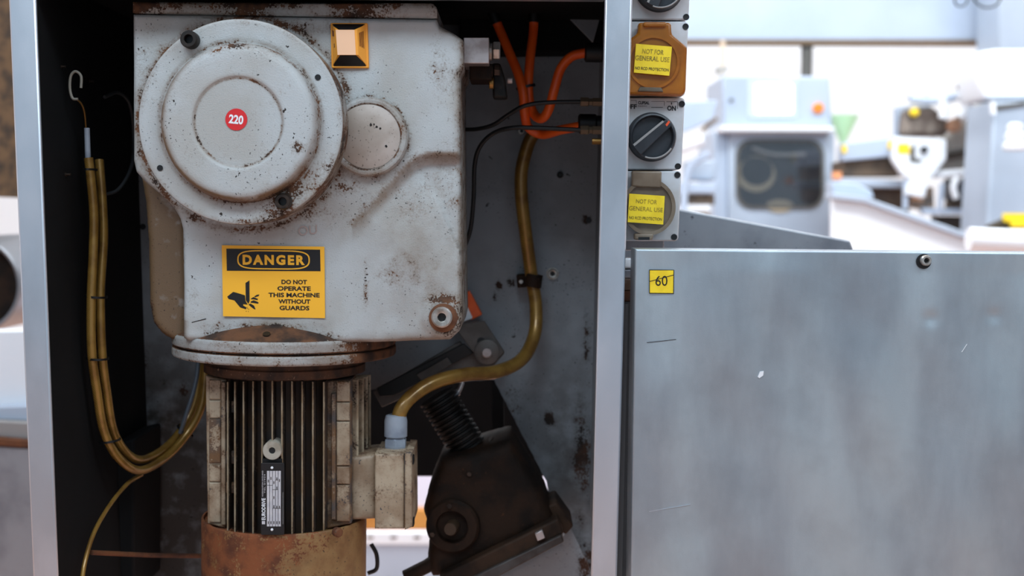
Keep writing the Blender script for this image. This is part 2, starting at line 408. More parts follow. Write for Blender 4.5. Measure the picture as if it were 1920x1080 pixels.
# ------------------------------------------------------------------ the machine cabinet
YP, YB = -0.05, 0.33                        # front of the posts, back panel
cab = thing('machine_cabinet', (at(590, 540, 0.1).x, 0.14, 0.0), 'open stainless steel machine cabinet with two bright posts and a dark grimy inside', 'cabinet')
def zat(px, py, Y): return at(px, py, Y).z
LI = [at(67 - 0.7, -20, YP), at(108 + 0.8, 1100, YP)]
slab('corner_post', [(8, -180), (60, -180), (109, 1100), (162.5, 2500), (120, 2500), (62, 1100)], YP, 0.006, steel, cab, bevel=0.0025)
slab('corner_post', [(1138, -180), (1191, -180), (1156.5, 1100), (1119, 2500), (1074.5, 2500), (1107.5, 1100)], YP, 0.006, steel, cab, bevel=0.0025)
LI = [LI[0] + (LI[0] - LI[1]) * .06, LI[1] + (LI[1] - LI[0]) * .3]
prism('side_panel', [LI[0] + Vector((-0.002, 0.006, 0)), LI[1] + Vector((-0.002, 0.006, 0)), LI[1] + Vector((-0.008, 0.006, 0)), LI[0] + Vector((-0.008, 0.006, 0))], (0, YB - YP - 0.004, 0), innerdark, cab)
xr0, xr1 = at(1134, -20, YP).x + 0.021, at(1108, 1100, YP).x + 0.021
z0, z1 = zat(600, -20, YP), zat(600, 1100, YP)
prism('side_panel', [(xr0, YP + 0.05, z0 + 0.06), (xr1, YP + 0.05, z1), (xr1 + 0.006, YP + 0.05, z1), (xr0 + 0.006, YP + 0.05, z0 + 0.06)], (0, YB - YP - 0.04, 0), inner, cab)
# back panel with the opening cut out at the lower middle
bp_out = [(225, -60), (1130, -60), (1130, 1500), (1112, 1500), (1112, 1160), (1030, 935), (1026, 905), (926, 712), (650, 735), (650, 1500), (225, 1500)]
def bp_rust(X, Z, D):
    return blobs([(1092, 850, 20, 90, .62), (1100, 640, 8, 60, .5), (1085, 960, 10, 60, .4), (1100, 1050, 25, 40, .5), (1030, 785, 10, 16, .95), (935, 535, 8, 8, .9), (1100, 413, 9, 7, 1), (1060, 530, 20, 20, .2),
                  (958, 530, 9, 9, .9), (928, 557, 5, 8, .8), (262, 735, 14, 16, .8), (275, 680, 10, 30, .5), (310, 718, 7, 6, .8), (345, 730, 12, 16, .6), (960, 760, 20, 60, .35), (300, 1010, 60, 20, .3)])(X, Z)
bpan = heightfield('back_panel', bp_out, YB, 9, lambda X, Z, D: np.zeros_like(X), 0.004, inner, cab, rust=bp_rust, stain_shade=lambda X, Z, D: np.clip((Z - 500) / 900, 0, .5) + blobs([(1060, 800, 60, 200, .4), (300, 900, 130, 260, 1.0)])(X, Z))  # the lower left blob paints in the gearbox's shadow on the panel
topz = zat(600, -14, 0.0)
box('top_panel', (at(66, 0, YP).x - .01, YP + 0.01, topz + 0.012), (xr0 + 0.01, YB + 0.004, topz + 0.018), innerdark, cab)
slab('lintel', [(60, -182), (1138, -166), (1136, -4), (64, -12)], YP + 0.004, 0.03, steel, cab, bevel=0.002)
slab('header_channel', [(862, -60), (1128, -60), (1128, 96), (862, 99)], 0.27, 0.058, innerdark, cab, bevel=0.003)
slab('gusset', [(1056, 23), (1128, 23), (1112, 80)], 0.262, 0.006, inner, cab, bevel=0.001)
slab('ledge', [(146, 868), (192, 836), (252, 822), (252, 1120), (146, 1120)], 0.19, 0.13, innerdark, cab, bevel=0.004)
slab('support_bar', [(922, 712), (944, 712), (946, 905), (924, 905)], 0.40, 0.03, innerdark, cab)
def bolthead(name, x, y, Y, r, h, mat, parent, hexh=True, holem=None, hr=0.45, bevel_=.15, washer=0):
    O = at(x, y, Y); s = ppm(x, y, Y); R = r / s; H = h
    o = lathe(name, O, (0, -1, 0), [(R, -0.002), (R, H * 0.8), (R * (1 - bevel_), H)] + ([(R * hr * 1.08, H), (R * hr, H * 0.97), (R * hr, H * 0.3)] if hexh else []), mat, parent, segs=36)
    if hexh: lathe('socket', O + Vector((0, -H * 0.32, 0)), (0, -1, 0), [(R * hr * 1.02, 0), (R * hr * 1.02, H * 0.05)], holem or black, o, segs=6, smooth=False)
    if washer: lathe('washer', O, (0, -1, 0), [(R * washer, -0.001), (R * washer, H * 0.18)], mat, o, segs=36)
    return o
bolthead('bolt', 1036, 513, YB - 0.001, 9, 0.006, boltl, cab, hr=.5, washer=1.3)
bolthead('bolt', 1050, 328, YB - 0.001, 6, 0.004, blackm, cab)
bolthead('bolt', 978, 246, YB - 0.001, 7, 0.005, boltl, cab)
bolthead('bolt', 260, 735, YB - 0.001, 6, 0.004, boltl, cab)
for (x, y) in ((121, 125), (123, 327), (161, 137)):   # studs poking through the left side panel
    p = at(x, y, 0.03); px_ = LI[0].x + (LI[1].x - LI[0].x) * ((y + 20) / 1120)
    lathe('stud', Vector((px_ - 0.006, p.y + (0.1 if x > 150 else 0.0), p.z)), (1, 0, 0), [(0.0022, 0), (0.0022, 0.004), (0.0014, 0.004), (0.0014, 0.009)], bolt, cab, segs=12)
for (x, y) in ((258, 442), (259, 502), (268, 425), (1104, 413)):
    lathe('hole', at(x, y, YB - 0.0004), (0, -1, 0), [(5.5 / 1300, 0), (5.5 / 1300, 0.0006)], black, cab, segs=20)

# ------------------------------------------------------------------ the gearmotor
YC = 0.109; XC = at(535, 700, YC).x
gear = thing('gearmotor', (XC, YC, zat(535, 1140, YC)), 'large grey painted gearmotor with round cover, warning label and rusty finned motor below', 'gearmotor')
outline = [(248, 26), (819, 36), (823, 48), (850, 62), (868, 74), (869, 126), (862, 138), (863, 300), (866, 560), (867, 600), (862, 620), (844, 637), (700, 642), (520, 642), (352, 640), (343, 634), (343, 520), (341, 430),
           (336, 410), (325, 390), (302, 367), (272, 342), (254, 322), (249, 300)]
stepline = [(880, 287), (800, 286), (778, 294), (757, 312), (692, 385), (660, 420)]
stepregion = [(900, 287), (800, 286), (778, 294), (757, 312), (692, 385), (660, 420), (660, 700), (900, 700)]
def hh(X, Z, D):
    r = 9.0; e = np.where(D < r, r - np.sqrt(np.maximum(r * r - (r - D) ** 2, 0)), 0) / 1600
    d, nx, nz = seg_dist(X, Z, stepline, False); ins = inside(X, Z, stepregion)
    A = 0.016 * np.clip((nx - 680) / 90, 0, 1); s = np.clip(d / 22, 0, 1); s = s * s * (3 - 2 * s)
    st = np.where(ins, A * s * np.exp(-np.maximum(d - 20, 0) / 420), 0)
    cast = 0.0006 * np.sin(X * .021 + 1.3) * np.sin(Z * .017) + 0.0005 * np.sin(X * .06 + Z * .045)
    dd = np.hypot(X - 829, Z - 596); bossd = -0.004 * np.clip((40 - dd) / 8, 0, 1)
    return e + st + cast + bossd
def hrust(X, Z, D):
    r = np.where(D < 14, 0.16 * (1 - D / 14), 0)
    r = np.maximum(r, np.where((X > 835) & (D < 20), 0.36 * (1 - D / 20), 0))
    dc = np.abs(np.hypot(X - 459, Z - 231) - 200); r = np.maximum(r, np.where((Z < 420), 0.44, 0.40) * np.exp(-(dc / 12) ** 2))
    d2 = np.abs(np.hypot(X - 690, Z - 256) - 76); r = np.maximum(r, .42 * np.exp(-(d2 / 7) ** 2))
    d, nx, nz = seg_dist(X, Z, stepline, False); r = np.maximum(r, .28 * np.exp(-(d / 16) ** 2))
    b = blobs([(300, 110, 60, 70, .24), (270, 120, 22, 50, .30), (590, 50, 90, 22, .33), (830, 130, 40, 70, .30), (845, 330, 30, 120, .25), (780, 365, 70, 70, .22), (760, 515, 60, 45, .34),
               (686, 540, 5, 70, .40), (829, 560, 32, 14, .62), (855, 590, 16, 40, .55), (840, 622, 40, 16, .48), (500, 612, 120, 9, .50), (400, 625, 22, 8, .5), (616, 630, 40, 10, .45), (590, 400, 60, 26, .36),
               (640, 350, 40, 25, .42), (343, 470, 4, 50, .42), (360, 560, 20, 30, .26), (700, 315, 50, 12, .40), (270, 335, 12, 12, .3)])(X, Z)
    return np.maximum(r, b)
def hstain_shade(X, Z, D):
    d, nx, nz = seg_dist(X, Z, stepline, False); ins = inside(X, Z, stepregion)
    s = np.where(ins, 0.8 * np.exp(-(d / 24) ** 2), 0.25 * np.exp(-(d / 8) ** 2))  # brown below the step: shade of the down-facing slope painted into the colour
    dc = np.hypot(X - 459, Z - 231) - 196; s = np.maximum(s, np.where(dc > 0, .6 * np.exp(-(dc / 16) ** 2), 0))
    s = np.maximum(s, .7 * np.exp(-(D / 11) ** 2) * ((X > 820) | (Z > 600)))
    s = np.maximum(s, blobs([(800, 600, 80, 60, .38), (790, 490, 120, 190, .46), (760, 635, 110, 18, .6), (480, 440, 120, 22, .35), (835, 610, 34, 34, .9), (500, 610, 150, 20, .4)])(X, Z))
    return s
heightfield('housing', outline, 0.0, 4.5, hh, 0.19, paint, gear, rust=hrust, stain_shade=hstain_shade)
def slab_attr(name, px, Y, t, mat, parent, rust=None, stain_shade=None, edge=7, step=5, round_=7):
    def h(X, Z, D): return np.where(D < round_, round_ - np.sqrt(np.maximum(round_ ** 2 - (round_ - D) ** 2, 0)), 0) / 1550 if round_ else np.zeros_like(X)
    return heightfield(name, px, Y, step, h, t, mat, parent, rust=rust, stain_shade=stain_shade)
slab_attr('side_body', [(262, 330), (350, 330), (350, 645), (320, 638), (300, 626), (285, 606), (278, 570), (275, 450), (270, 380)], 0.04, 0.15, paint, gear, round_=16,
          rust=lambda X, Z, D: .06 + .15 * np.exp(-(D / 10) ** 2) + blobs([(283, 590, 14, 40, .3)])(X, Z), stain_shade=lambda X, Z, D: 1.5 + .3 * np.exp(-(D / 18) ** 2))
slab_attr('top_cap', [(248, 3), (812, 6), (819, 14), (819, 34.5), (248, 24.5)], 0.003, 0.187, paint, gear, round_=4, rust=lambda X, Z, D: .34 + .14 * np.sin(X * .03) + .12 * (Z < 14), stain_shade=lambda X, Z, D: .35 + .4 * (Z < 12))
# the big round cover
YD = -0.058
Od = at(451, 229, YD); sd = ppm(451, 229, YD)
def pr(*L): return [(r / sd, h / sd) for r, h in L]
def cov_rust(p, r, h):
    rp = r * sd; dx, dz = (p.x - Od.x) * sd, -(p.z - Od.z) * sd; a = math.degrees(math.atan2(dz, dx))    # a: clockwise from right, in the picture
    v = 0.05
    if h * sd < -3: return 0.42 + 0.1 * math.sin(a * .2)
    if rp > 180: v = max(v, .16 + .24 * math.exp(-((a - 60) / 45) ** 2))
    v = max(v, .46 * math.exp(-((a - 50) / 28) ** 2) * (rp > 152)); v = max(v, .38 * math.exp(-((rp - 152) / 4) ** 2))
    v = max(v, .36 * math.exp(-((a + 95) / 30) ** 2) * math.exp(-((rp - 146) / 10) ** 2))
    v = max(v, .46 * math.exp(-((a - 178) / 14) ** 2) * math.exp(-((rp - 147) / 8) ** 2))
    return v
def cov_stain(p, r, h):
    rp = r * sd; dx, dz = (p.x - Od.x) * sd, -(p.z - Od.z) * sd; a = math.degrees(math.atan2(dz, dx))
    if h * sd < -3: return .95
    s = .25 * math.exp(-((rp - 192) / 8) ** 2); s = max(s, .5 * math.exp(-((rp - 153) / 4) ** 2))
    return s
def dense(P, n):
    out = []
    for (a, b), (c, d) in zip(P, P[1:]): out += [(a + (c - a) * i / n, b + (d - b) * i / n) for i in range(n)]
    return out + [P[-1]]
cover = lathe('round_cover', Od, (0, -1, 0), pr(*dense([(192, -93), (192, -30), (192, -4), (190.5, -1), (188, 0), (170, 0), (155, 0), (140, 0)], 4)), paint, gear, segs=220, rust=cov_rust, stain_shade=cov_stain)
Om = at(446, 229, YD - 0.02); sm = ppm(446, 229, YD - 0.02)
def dome_rust(p, r, h):
    rp = r * sm; dx, dz = (p.x - Om.x) * sm, -(p.z - Om.z) * sm; a = math.degrees(math.atan2(dz, dx)); v = 0.06
    v = max(v, .43 * math.exp(-((rp - 150) / 5) ** 2)); v = max(v, .44 * math.exp(-((a + 95) / 28) ** 2) * math.exp(-((rp - 140) / 12) ** 2))
    v = max(v, .5 * math.exp(-((a - 22) / 7) ** 2) * math.exp(-((rp - 122) / 12) ** 2)); v = max(v, .46 * math.exp(-((rp - 82) / 3.5) ** 2) * (.45 + .55 * abs(math.sin(math.radians(a * 1.5 + 20)))))
    return v
def dome_stain_shade(p, r, h):
    rp = r * sm; dx, dz = (p.x - Om.x) * sm, -(p.z - Om.z) * sm; a = math.degrees(math.atan2(dz, dx))
    ar = math.radians(a); wgt = max(.12, .62 + .5 * math.sin(ar) - .22 * math.cos(ar))  # dirt in the crease plus painted shading, stronger at the bottom and left
    s = 1.5 * wgt * math.exp(-((rp - 149) / 10) ** 2); s = max(s, .5 * math.exp(-((rp - 83) / 3) ** 2)); return s
dome = lathe('pressed_dome', Om, (0, -1, 0), [(r / sm, h / sm) for r, h in dense([(152, -36), (150, -30), (148, -14), (145, -7), (140, -2.5), (133, -.5), (126, 0), (100, 0), (90, 0), (87, -.8), (84, -3.2), (81, -4.4), (77, -4.6), (60, -4.6), (1, -4.6)], 3)], paint, cover, segs=200, rust=dome_rust, stain_shade=dome_stain_shade, sharp=60)
bolthead('bolt', 359, 76, YD, 16.5, 0.014, blackm, gear, hr=.5)
bolthead('bolt', 533, 378, YD, 15.5, 0.012, bolt, gear, hr=.5)
for x, y in ((596, 145), (300, 315)): lathe('hole', at(x, y, YD - 0.0002), (0, -1, 0), [(5.6 / sd, 0), (5.6 / sd, 0.0006)], black, cover, segs=20)
YS = YD - 0.02 + 4.6 / sm - 0.0004
st = slab('number_sticker', circ(443, 224, 20.6, 20.6, 40), YS - .0004, 0.0005, red, gear)
lettering('lettering', '220', [(430, 214), (457, 217), (455.5, 234), (428.5, 231)], YS - 0.0007, wht, st, bold=0.035)
# small bearing cap on the right
Oc = at(690, 256, -0.012); sc_ = ppm(690, 256, -0.012)
lathe('cap_ring', Oc, (0, -1, 0), [(r / sc_, h / sc_) for r, h in dense([(75, -22), (74, -6), (71, -1), (68, 0), (63, 0), (61, -2), (60, -8)], 3)], paint, gear, segs=96,
      rust=lambda p, r, h: .30 if r * sc_ > 70 else (.42 if r * sc_ < 63.5 else .22), stain_shade=lambda p, r, h: .55)
cap = lathe('bearing_cap', Oc + Vector((0, 0.0012, 0)), (0, -1, 0), [(r / sc_, h / sc_) for r, h in [(60.5, -8), (60.5, -1), (59, 0), (1, 0)]], discgrey, gear, segs=80)
for k, (x, y, r) in enumerate(((695, 234, 4), (706, 238, 3), (713, 241, 2.6), (701, 233, 2.2), (724, 274, 3))):
    slab('dark_fleck', [(x + r * math.cos(a) * random.uniform(.5, 1), y + r * math.sin(a) * random.uniform(.5, 1.1)) for a in [i * .8 for i in range(8)]], -0.0112, .0004, blackm, cap)
# the orange tag
bo = [(620.5, 44), (688, 44), (690.5, 126.5), (622.5, 126.5)]; fi = [(629.5, 56), (669.5, 56), (672, 103), (633, 103)]
B = [at(*p, -0.0015) for p in bo]; Fq = [at(*p, -0.016) for p in fi]
tag_o = slab('marker_tag', [(619.5, 43), (689, 43), (691.5, 127.5), (621.5, 127.5)], -0.0035, 0.006, tagor, gear, bevel=0.001)
body = mk('tag_body', B + Fq, [(0, 1, 5, 4), (1, 2, 6, 5), (2, 3, 7, 6), (3, 0, 4, 7), (4, 5, 6, 7), (0, 3, 2, 1)], tagor, tag_o)
def onq(a, b, c, d, u, v): return (a * (1 - u) + b * u) * (1 - v) + (d * (1 - u) + c * u) * v
def patch(name, q4, uv, mat, parent, off=0.0004):
    a, b, c, d = q4; nrm = (b - a).cross(d - a).normalized(); nrm = nrm if nrm.y < 0 else -nrm
    pts = [onq(a, b, c, d, u, v) + nrm * off for u, v in uv]
    return prism(name, pts, -nrm * off, mat, parent)
patch('tag_face', (Fq[0], Fq[1], Fq[2], Fq[3]), [(0, 0), (.88, 0), (.88, 1), (0, 1)], tagpe, tag_o)
patch('black_panel', (B[0], B[1], Fq[1], Fq[0]), [(.03, .05), (.97, .05), (.98, .45), (.86, .98), (.14, .98), (.02, .45)], blk, tag_o)
patch('black_panel', (Fq[3], Fq[2], B[2], B[3]), [(.12, .02), (.88, .02), (.99, .7), (.96, .95), (.04, .95), (.01, .7)], blk, tag_o)
for i in range(7): patch('fine_print', (Fq[1], B[1], B[2], Fq[2]), [(.16 + .07 * i, .14), (.19 + .07 * i, .14), (.19 + .07 * i, .62 - .03 * (i % 3)), (.16 + .07 * i, .62)], brownp, tag_o)
patch('fine_print', (B[0], Fq[0], Fq[3], B[3]), [(.3, .12), (.62, .12), (.62, .28), (.3, .28)], brownp, tag_o)
patch('fine_print', (B[0], Fq[0], Fq[3], B[3]), [(.5, .5), (.68, .5), (.68, .62), (.5, .62)], brownp, tag_o)
# the warning label
YL = -0.0022
lab = slab('danger_label', [(415.8, 459.8), (608.2, 462.5), (609.5, 596.5), (418.2, 593)], YL, 0.0006, yel, gear)
def L7(x, y): return (410 + x / 7.2, 450 + y / 7.2)
e = 0.0003
slab('black_band', [L7(104, 117), L7(1369, 131), L7(1375, 421), L7(110, 415)], YL - e, e, blk, lab)
def sup(cx, cy, rx, ry, n=64, p=3.4, sl=0.009):
    out = []
    for i in range(n):
        a = 2 * math.pi * i / n; c_, s_ = math.cos(a), math.sin(a)
        x = rx * math.copysign(abs(c_) ** (2 / 5.0), c_); y = ry * math.copysign(abs(s_) ** (2 / 2.7), s_); out.append(L7(cx + x, cy + y + sl * x))
    return out
ring_px('oval_border', sup(741, 268, 490, 130), sup(741, 268, 472, 114), YL - 2 * e, e, yel, lab)
lettering('danger_lettering', 'DANGER', [L7(322, 196), L7(1162, 205), L7(1164, 340), L7(324, 336)], YL - 2.2 * e, yel, lab, bold=0.05, spacing=1.3)
for s_, x0, x1, y0 in (('DO NOT', 848, 1192, 537), ('OPERATE', 793, 1243, 625), ('THIS MACHINE', 672, 1363, 713), ('WITHOUT', 806, 1238, 800), ('GUARDS', 822, 1224, 888)):
    lettering('instruction_lettering', s_, [L7(x0, y0 - 2), L7(x1, y0 + 2), L7(x1, y0 + 62), L7(x0, y0 + 58)], YL - 1.2 * e, blk, lab, bold=0.03)
for nm, P in (('hand_symbol', [(115, 765), (195, 701), (240, 712), (355, 747), (361, 818), (390, 872), (332, 866), (330, 884), (376, 912), (368, 935), (290, 910), (212, 815), (135, 797)]),
              ('blade_symbol', [(362, 580), (415, 545), (417, 822), (401, 862), (366, 812)]),
              ('finger_symbol', [(432, 800), (440, 788), (470, 770), (530, 795), (524, 812), (470, 800)]), ('finger_symbol', [(480, 762), (515, 740), (548, 736), (540, 756), (492, 772)]),
              ('finger_symbol', [(430, 845), (436, 828), (472, 814), (520, 832), (541, 848), (530, 859), (470, 850)]), ('finger_symbol', [(402, 872), (430, 858), (478, 888), (498, 936), (478, 933), (440, 905)])):
    slab(nm, [L7(*p) for p in P], YL - e, e, blk, lab)
for x, y in ((385, 910), (405, 935), (372, 962), (390, 925), (400, 965)): slab('drop_symbol', [L7(x + 5 * math.cos(a), y + 6 * math.sin(a)) for a in (0, 1.5, 3, 4.6)], YL - e, e, blk, lab)
# drain plug
bolthead('drain_plug', 829, 594, -0.005, 19.5, 0.009, boltl, gear, hr=.42)
lathe('plug_seal', at(831, 596, -.0045), (0, -1, 0), [(27 / 1600, -.004), (27 / 1600, .0008), (24 / 1600, .0014), (1 / 1600, .0014)], rusty, gear, segs=40)
# faint marker scribbles left of the plug: short dark dashes down the face
for k in range(22):
    y = 475 + k * 5.7; 
    if 505 < y < 512 or 560 < y < 566: continue
    x = 686 + random.uniform(-3, 3); l = random.uniform(1.2, 2.6)
    slab('marker_stroke', [(x - l, y - .8), (x + l, y - 1.4), (x + l, y + .9), (x - l * .6, y + 1.2)], 0.0004, .0012, bolt, gear)
slab('marker_stroke', [(359, 604), (386, 597), (386, 598.4), (360, 605.4)], -0.0008, .0006, blackm, gear)
lettering('pencil_mark', 'OU', [(559, 424), (594, 421), (595, 438), (560, 442)], -.0009, M('faint_pencil', (172, 154, 148), .6), gear)
# clamp block and fittings at the top right
slab('breather_block', [(869, 70), (917, 70), (917, 119), (869, 119)], 0.02, 0.07, zinc, gear, bevel=0.001)
def xcyl(name, x0, x1, y, Y, r, mat, parent, segs=6):
    a = at(x0, y, Y); b = at(x1, y, Y); s = ppm(x0, y, Y)
    return lathe(name, a, (1, 0, 0), [(r / s * .88, 0), (r / s, (b.x - a.x) * .15), (r / s, (b.x - a.x) * .85), (r / s * .88, b.x - a.x)], mat, parent, segs=segs, smooth=False)
xcyl('fitting_nut', 917, 923, 97, 0.05, 17, boltl, gear, 24); xcyl('fitting_nut', 924, 938, 95, 0.05, 18, boltl, gear)
slab('lower_block', rect(880, 119, 922, 150), 0.05, 0.06, darkrust, gear, bevel=0.002)
xcyl('fitting_nut', 917, 924, 132, 0.06, 12, bolt, gear, 20); xcyl('fitting_nut', 926, 938, 132, 0.06, 11, bolt, gear)
xcyl('fitting_nut', 917, 926, 156, 0.07, 11, brass, gear, 20)
slab('bracket_clamp', [(922, 118), (938, 118), (948, 150), (952, 184), (924, 184)], 0.085, 0.03, blackm, gear, bevel=0.003)
xcyl('fitting_nut', 951, 961, 151, 0.09, 6, zinc, gear, 12)
# flange below the gear housing
R = 208 / 1495.0
zf = lambda y: zat(535, y, YC - R)
prof = dense([(R * .80, zf(690)), (R - .004, zf(689)), (R - .001, zf(687)), (R, zf(684)), (R, zf(671)), (R - .001, zf(669.5)), (R - .006, zf(668.8)), (R - .006, zf(666.4)), (R - .001, zf(665.6)), (R, zf(662)), (R, zf(646)), (R - .002, zf(642)), (.109, zat(535, 611, 0.0)), (.05, zat(535, 605, 0))], 4)
zc = zf(641)
def fl_rust(p, r, h):
    a = p.x - XC; v = .22
    if p.z > zf(643): v = .95 if abs(a + .02) < .085 else .6
    elif p.z < zf(663) and p.z > zf(670): v = .62
    elif p.z < zf(684): v = .34
    if a > .075: v = max(v, .30 + (a - .075) * 9)
    return v
lathe('motor_flange', (XC, YC, 0), (0, 0, 1), prof, paint, gear, segs=180, rust=fl_rust, stain_shade=lambda p, r, h: .36 + .4 * min(max((p.x - XC - .02) / .08, 0), 1), sharp=50)
lathe('hole', at(500, 627, -0.016), (0, -.5, .86), [(7 / 1600, -.002), (7 / 1600, .0012)], black, gear, segs=20)
lathe('motor_neck', (XC, YC, 0), (0, 0, 1), dense([(.092, zf(726)), (.1005, zf(722)), (.1005, zf(707)), (.098, zf(704)), (.098, zf(684))], 4), M('neck_rust', (84, 54, 34), .75, var=(50, 34, 24), vscale=40, bump=.5, bscale=120, speck=.4, speckcol=(150, 120, 96)), gear, segs=96, rust=lambda p, r, h: .25)
# the finned motor
zt, zb = zat(535, 716, YC - .1), zat(535, 1012, YC - .1)
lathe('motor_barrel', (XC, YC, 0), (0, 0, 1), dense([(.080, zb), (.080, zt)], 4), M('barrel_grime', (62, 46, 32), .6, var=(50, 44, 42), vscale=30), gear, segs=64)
def fin(x, top, bot, yb, tip, wpx=3.0):
    """a cast rib: clean worn tip, grimy flanks"""
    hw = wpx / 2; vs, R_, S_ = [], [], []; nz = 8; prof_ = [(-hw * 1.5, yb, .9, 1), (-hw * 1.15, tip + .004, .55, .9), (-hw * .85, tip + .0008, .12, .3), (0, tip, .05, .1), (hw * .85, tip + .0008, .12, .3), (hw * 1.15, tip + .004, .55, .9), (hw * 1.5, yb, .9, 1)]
    for j in range(nz + 1):
        y = top + (bot - top) * j / nz
        for dx, Y, r_, s_ in prof_:
            p = at(x, y, tip); k = 1 / ppm(x, y, tip); vs.append(Vector((p.x + dx * k, Y, p.z))); R_.append(r_ + (.2 if j in (0, nz) else 0)); S_.append(s_)
    m = len(prof_); fs = [(j * m + i, j * m + i + 1, (j + 1) * m + i + 1, (j + 1) * m + i) for j in range(nz) for i in range(m - 1)]
    fs += [tuple(range(m)), tuple(range(nz * m + m - 1, nz * m - 1, -1))]
    return mk('fin', vs, fs, finpaint, gear, smooth=True, attrs={'rust': R_, 'stain_shade': S_}, sharp=60)
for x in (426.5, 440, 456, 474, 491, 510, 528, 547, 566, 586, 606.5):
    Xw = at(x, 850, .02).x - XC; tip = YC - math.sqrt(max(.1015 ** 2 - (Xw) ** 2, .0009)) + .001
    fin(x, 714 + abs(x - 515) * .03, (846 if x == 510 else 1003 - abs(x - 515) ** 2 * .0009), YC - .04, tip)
# cast corner blocks with stepped pads
def block(nm, px, Y, t, r_=.30, s_=.45, step=5, rd=3): return slab_attr(nm, px, Y, t, beige, gear, step=step, round_=rd, rust=lambda X, Z, D: r_ + .12 * np.exp(-(D / 4) ** 2) + .1 * np.sin(Z * .09), stain_shade=lambda X, Z, D: np.full_like(X, s_))
block('corner_block', [(385, 704), (424, 712), (424, 992), (389, 982)], .052, .05, .16, .4)
for (y0, y1) in ((712, 749), (751, 784), (786, 868), (872, 903), (905, 980)): block('cast_pad', rect(392, y0, 413.5, y1), .0495, 0.004, .18 if y0 not in (786, 872) else (.46 if y0 == 786 else .30), .1, 4, 1.5)
block('edge_rib', rect(414.5, 716, 423, 985), .046, .02, .18, .3, 3, 2)
for (y0, y1) in ((752, 774), (846, 870), (905, 925)): block('bridge_pad', rect(424, y0, 440, y1), .040, .006, .42, .5, 3, 1)
block('corner_block', [(612, 714), (658, 712), (658, 982), (612, 992)], .054, .05, .40, .75)
for (y0, y1) in ((715, 753), (755, 789), (791, 873), (875, 908), (910, 978)): block('cast_pad', rect(631, y0, 655.5, y1), .050, .005, .16 if y0 < 870 else .26, .22 if y0 < 870 else .6, 4, 1.5)
block('edge_rib', rect(621, 738, 629, 975), .047, .01, .46, .6, 3, 2)
for i, (xt, Yf, yb_) in enumerate(((672, .070, 856), (682, .090, 852), (689.5, .108, 850), (695, .126, 846))):
    p = slab_attr('fin', rect(640, 712 - 3 * i, xt, yb_ + (0 if i else 6)), Yf, .003, finpaint, gear, rust=lambda X, Z, D: .30 + .1 * np.sin(Z * .07) - .12 * np.exp(-(D / 3) ** 2), stain_shade=lambda X, Z, D: np.where(D < 4, .2, .75), step=4, round_=1)
# eye boss and nameplate
Ob = at(510, 845, .004); sb = ppm(510, 845, .004)
lathe('lifting_boss', Ob, (0, -1, 0), [(18 / sb, -.03), (18 / sb, -.001), (17 / sb, 0), (6.4 / sb, 0), (6 / sb, -.001), (6 / sb, -.012)], M('boss_metal', (176, 168, 154), .5, .2, var=(150, 140, 124), vscale=60, speck=.5), gear, segs=40)
lathe('hole', Ob + Vector((0, .002, 0)), (0, -1, 0), [(6.2 / sb, 0), (6.2 / sb, .0005)], black, gear, segs=20)
YN = .0015
slab('plate_backing', rect(492, 860, 529, 872), .009, .006, black, gear)
npl = slab('nameplate', rrect(489, 868, 533, 1003, 3, 3), YN, .002, blk, gear, bevel=.0004)
slab('data_field', rect(500.5, 883, 526.5, 987), YN - .0003, .0003, greyp, npl)
for x in (505.5, 511, 516.5, 521.5): slab('rule_line', rect(x - .35, 883, x + .35, 987), YN - .0006, .0003, blk, npl)
for x0, x1, y in ((500.5, 511, 910), (511, 521.5, 918), (511, 526.5, 953), (516, 521, 900)): slab('rule_line', rect(x0, y - .3, x1, y + .3), YN - .0006, .0003, blk, npl)
lettering('lettering', 'EURODRIVE', quadr(490.5, 934, 497.8, 975), YN - .0005, wht, npl, bold=.02, rot=90)
lettering('lettering', 'NORMANTON ENGLAND', quadr(491, 882.5, 493.6, 931), YN - .0005, greyp, npl, rot=90)
lettering('lettering', 'TEL 01924', quadr(495, 889, 497.6, 925), YN - .0005, greyp, npl, rot=90)
for x, ys in ((503, (902, 980)), (508, (897, 980)), (513.5, (905, 933, 950, 980)), (519, (898, 915, 951, 980)), (524, (901, 951, 980))):
    for y in ys: slab('data_print', rect(x - .7, y - 2.6, x + .7, y + 2.6), YN - .0006, .0003, bolt, npl)
slab('logo_print', rect(491, 977, 497, 983), YN - .0005, .0003, greyp, npl)
slab('fine_print', rect(530, 923, 531, 983), YN - .0005, .0003, M('dim_print', (120, 118, 116)), npl)
for y in (877, 993): lathe('rivet', at(510, y, YN), (0, -1, 0), [(2.6 / 1600, 0), (2.6 / 1600, .0006), (1.4 / 1600, .0014)], wht, npl, segs=14)
# fan hood
RH = .1035; zh = lambda y: zat(535, y, YC - RH)
def hood_rust(p, r, h):
    a = p.x - XC; u = (zh(1003) - p.z) * 1500
    return .52 - max(0, (a - .0) * 5.5) * (.55 + u / 160) if a > 0 else .56
hood = lathe('fan_hood', (XC, YC, 0), (0, 0, 1), dense([(RH - .002, zh(1140)), (RH, zh(1136)), (RH, zh(1060)), (RH, zh(1006)), (RH - .0008, zh(1003.5)), (RH - .003, zh(1003.5)), (RH - .003, zh(1010)), (.06, zh(1012))], 5), hoodm, gear, segs=120, rust=hood_rust, stain_shade=lambda p, r, h: .35, sharp=50)
pb = at(633, 998, YC - .085); lathe('hood_screw', pb, (.55, -.83, 0), [(.0058, -.004), (.0058, .003), (.004, .005)], rusty, gear, segs=18)
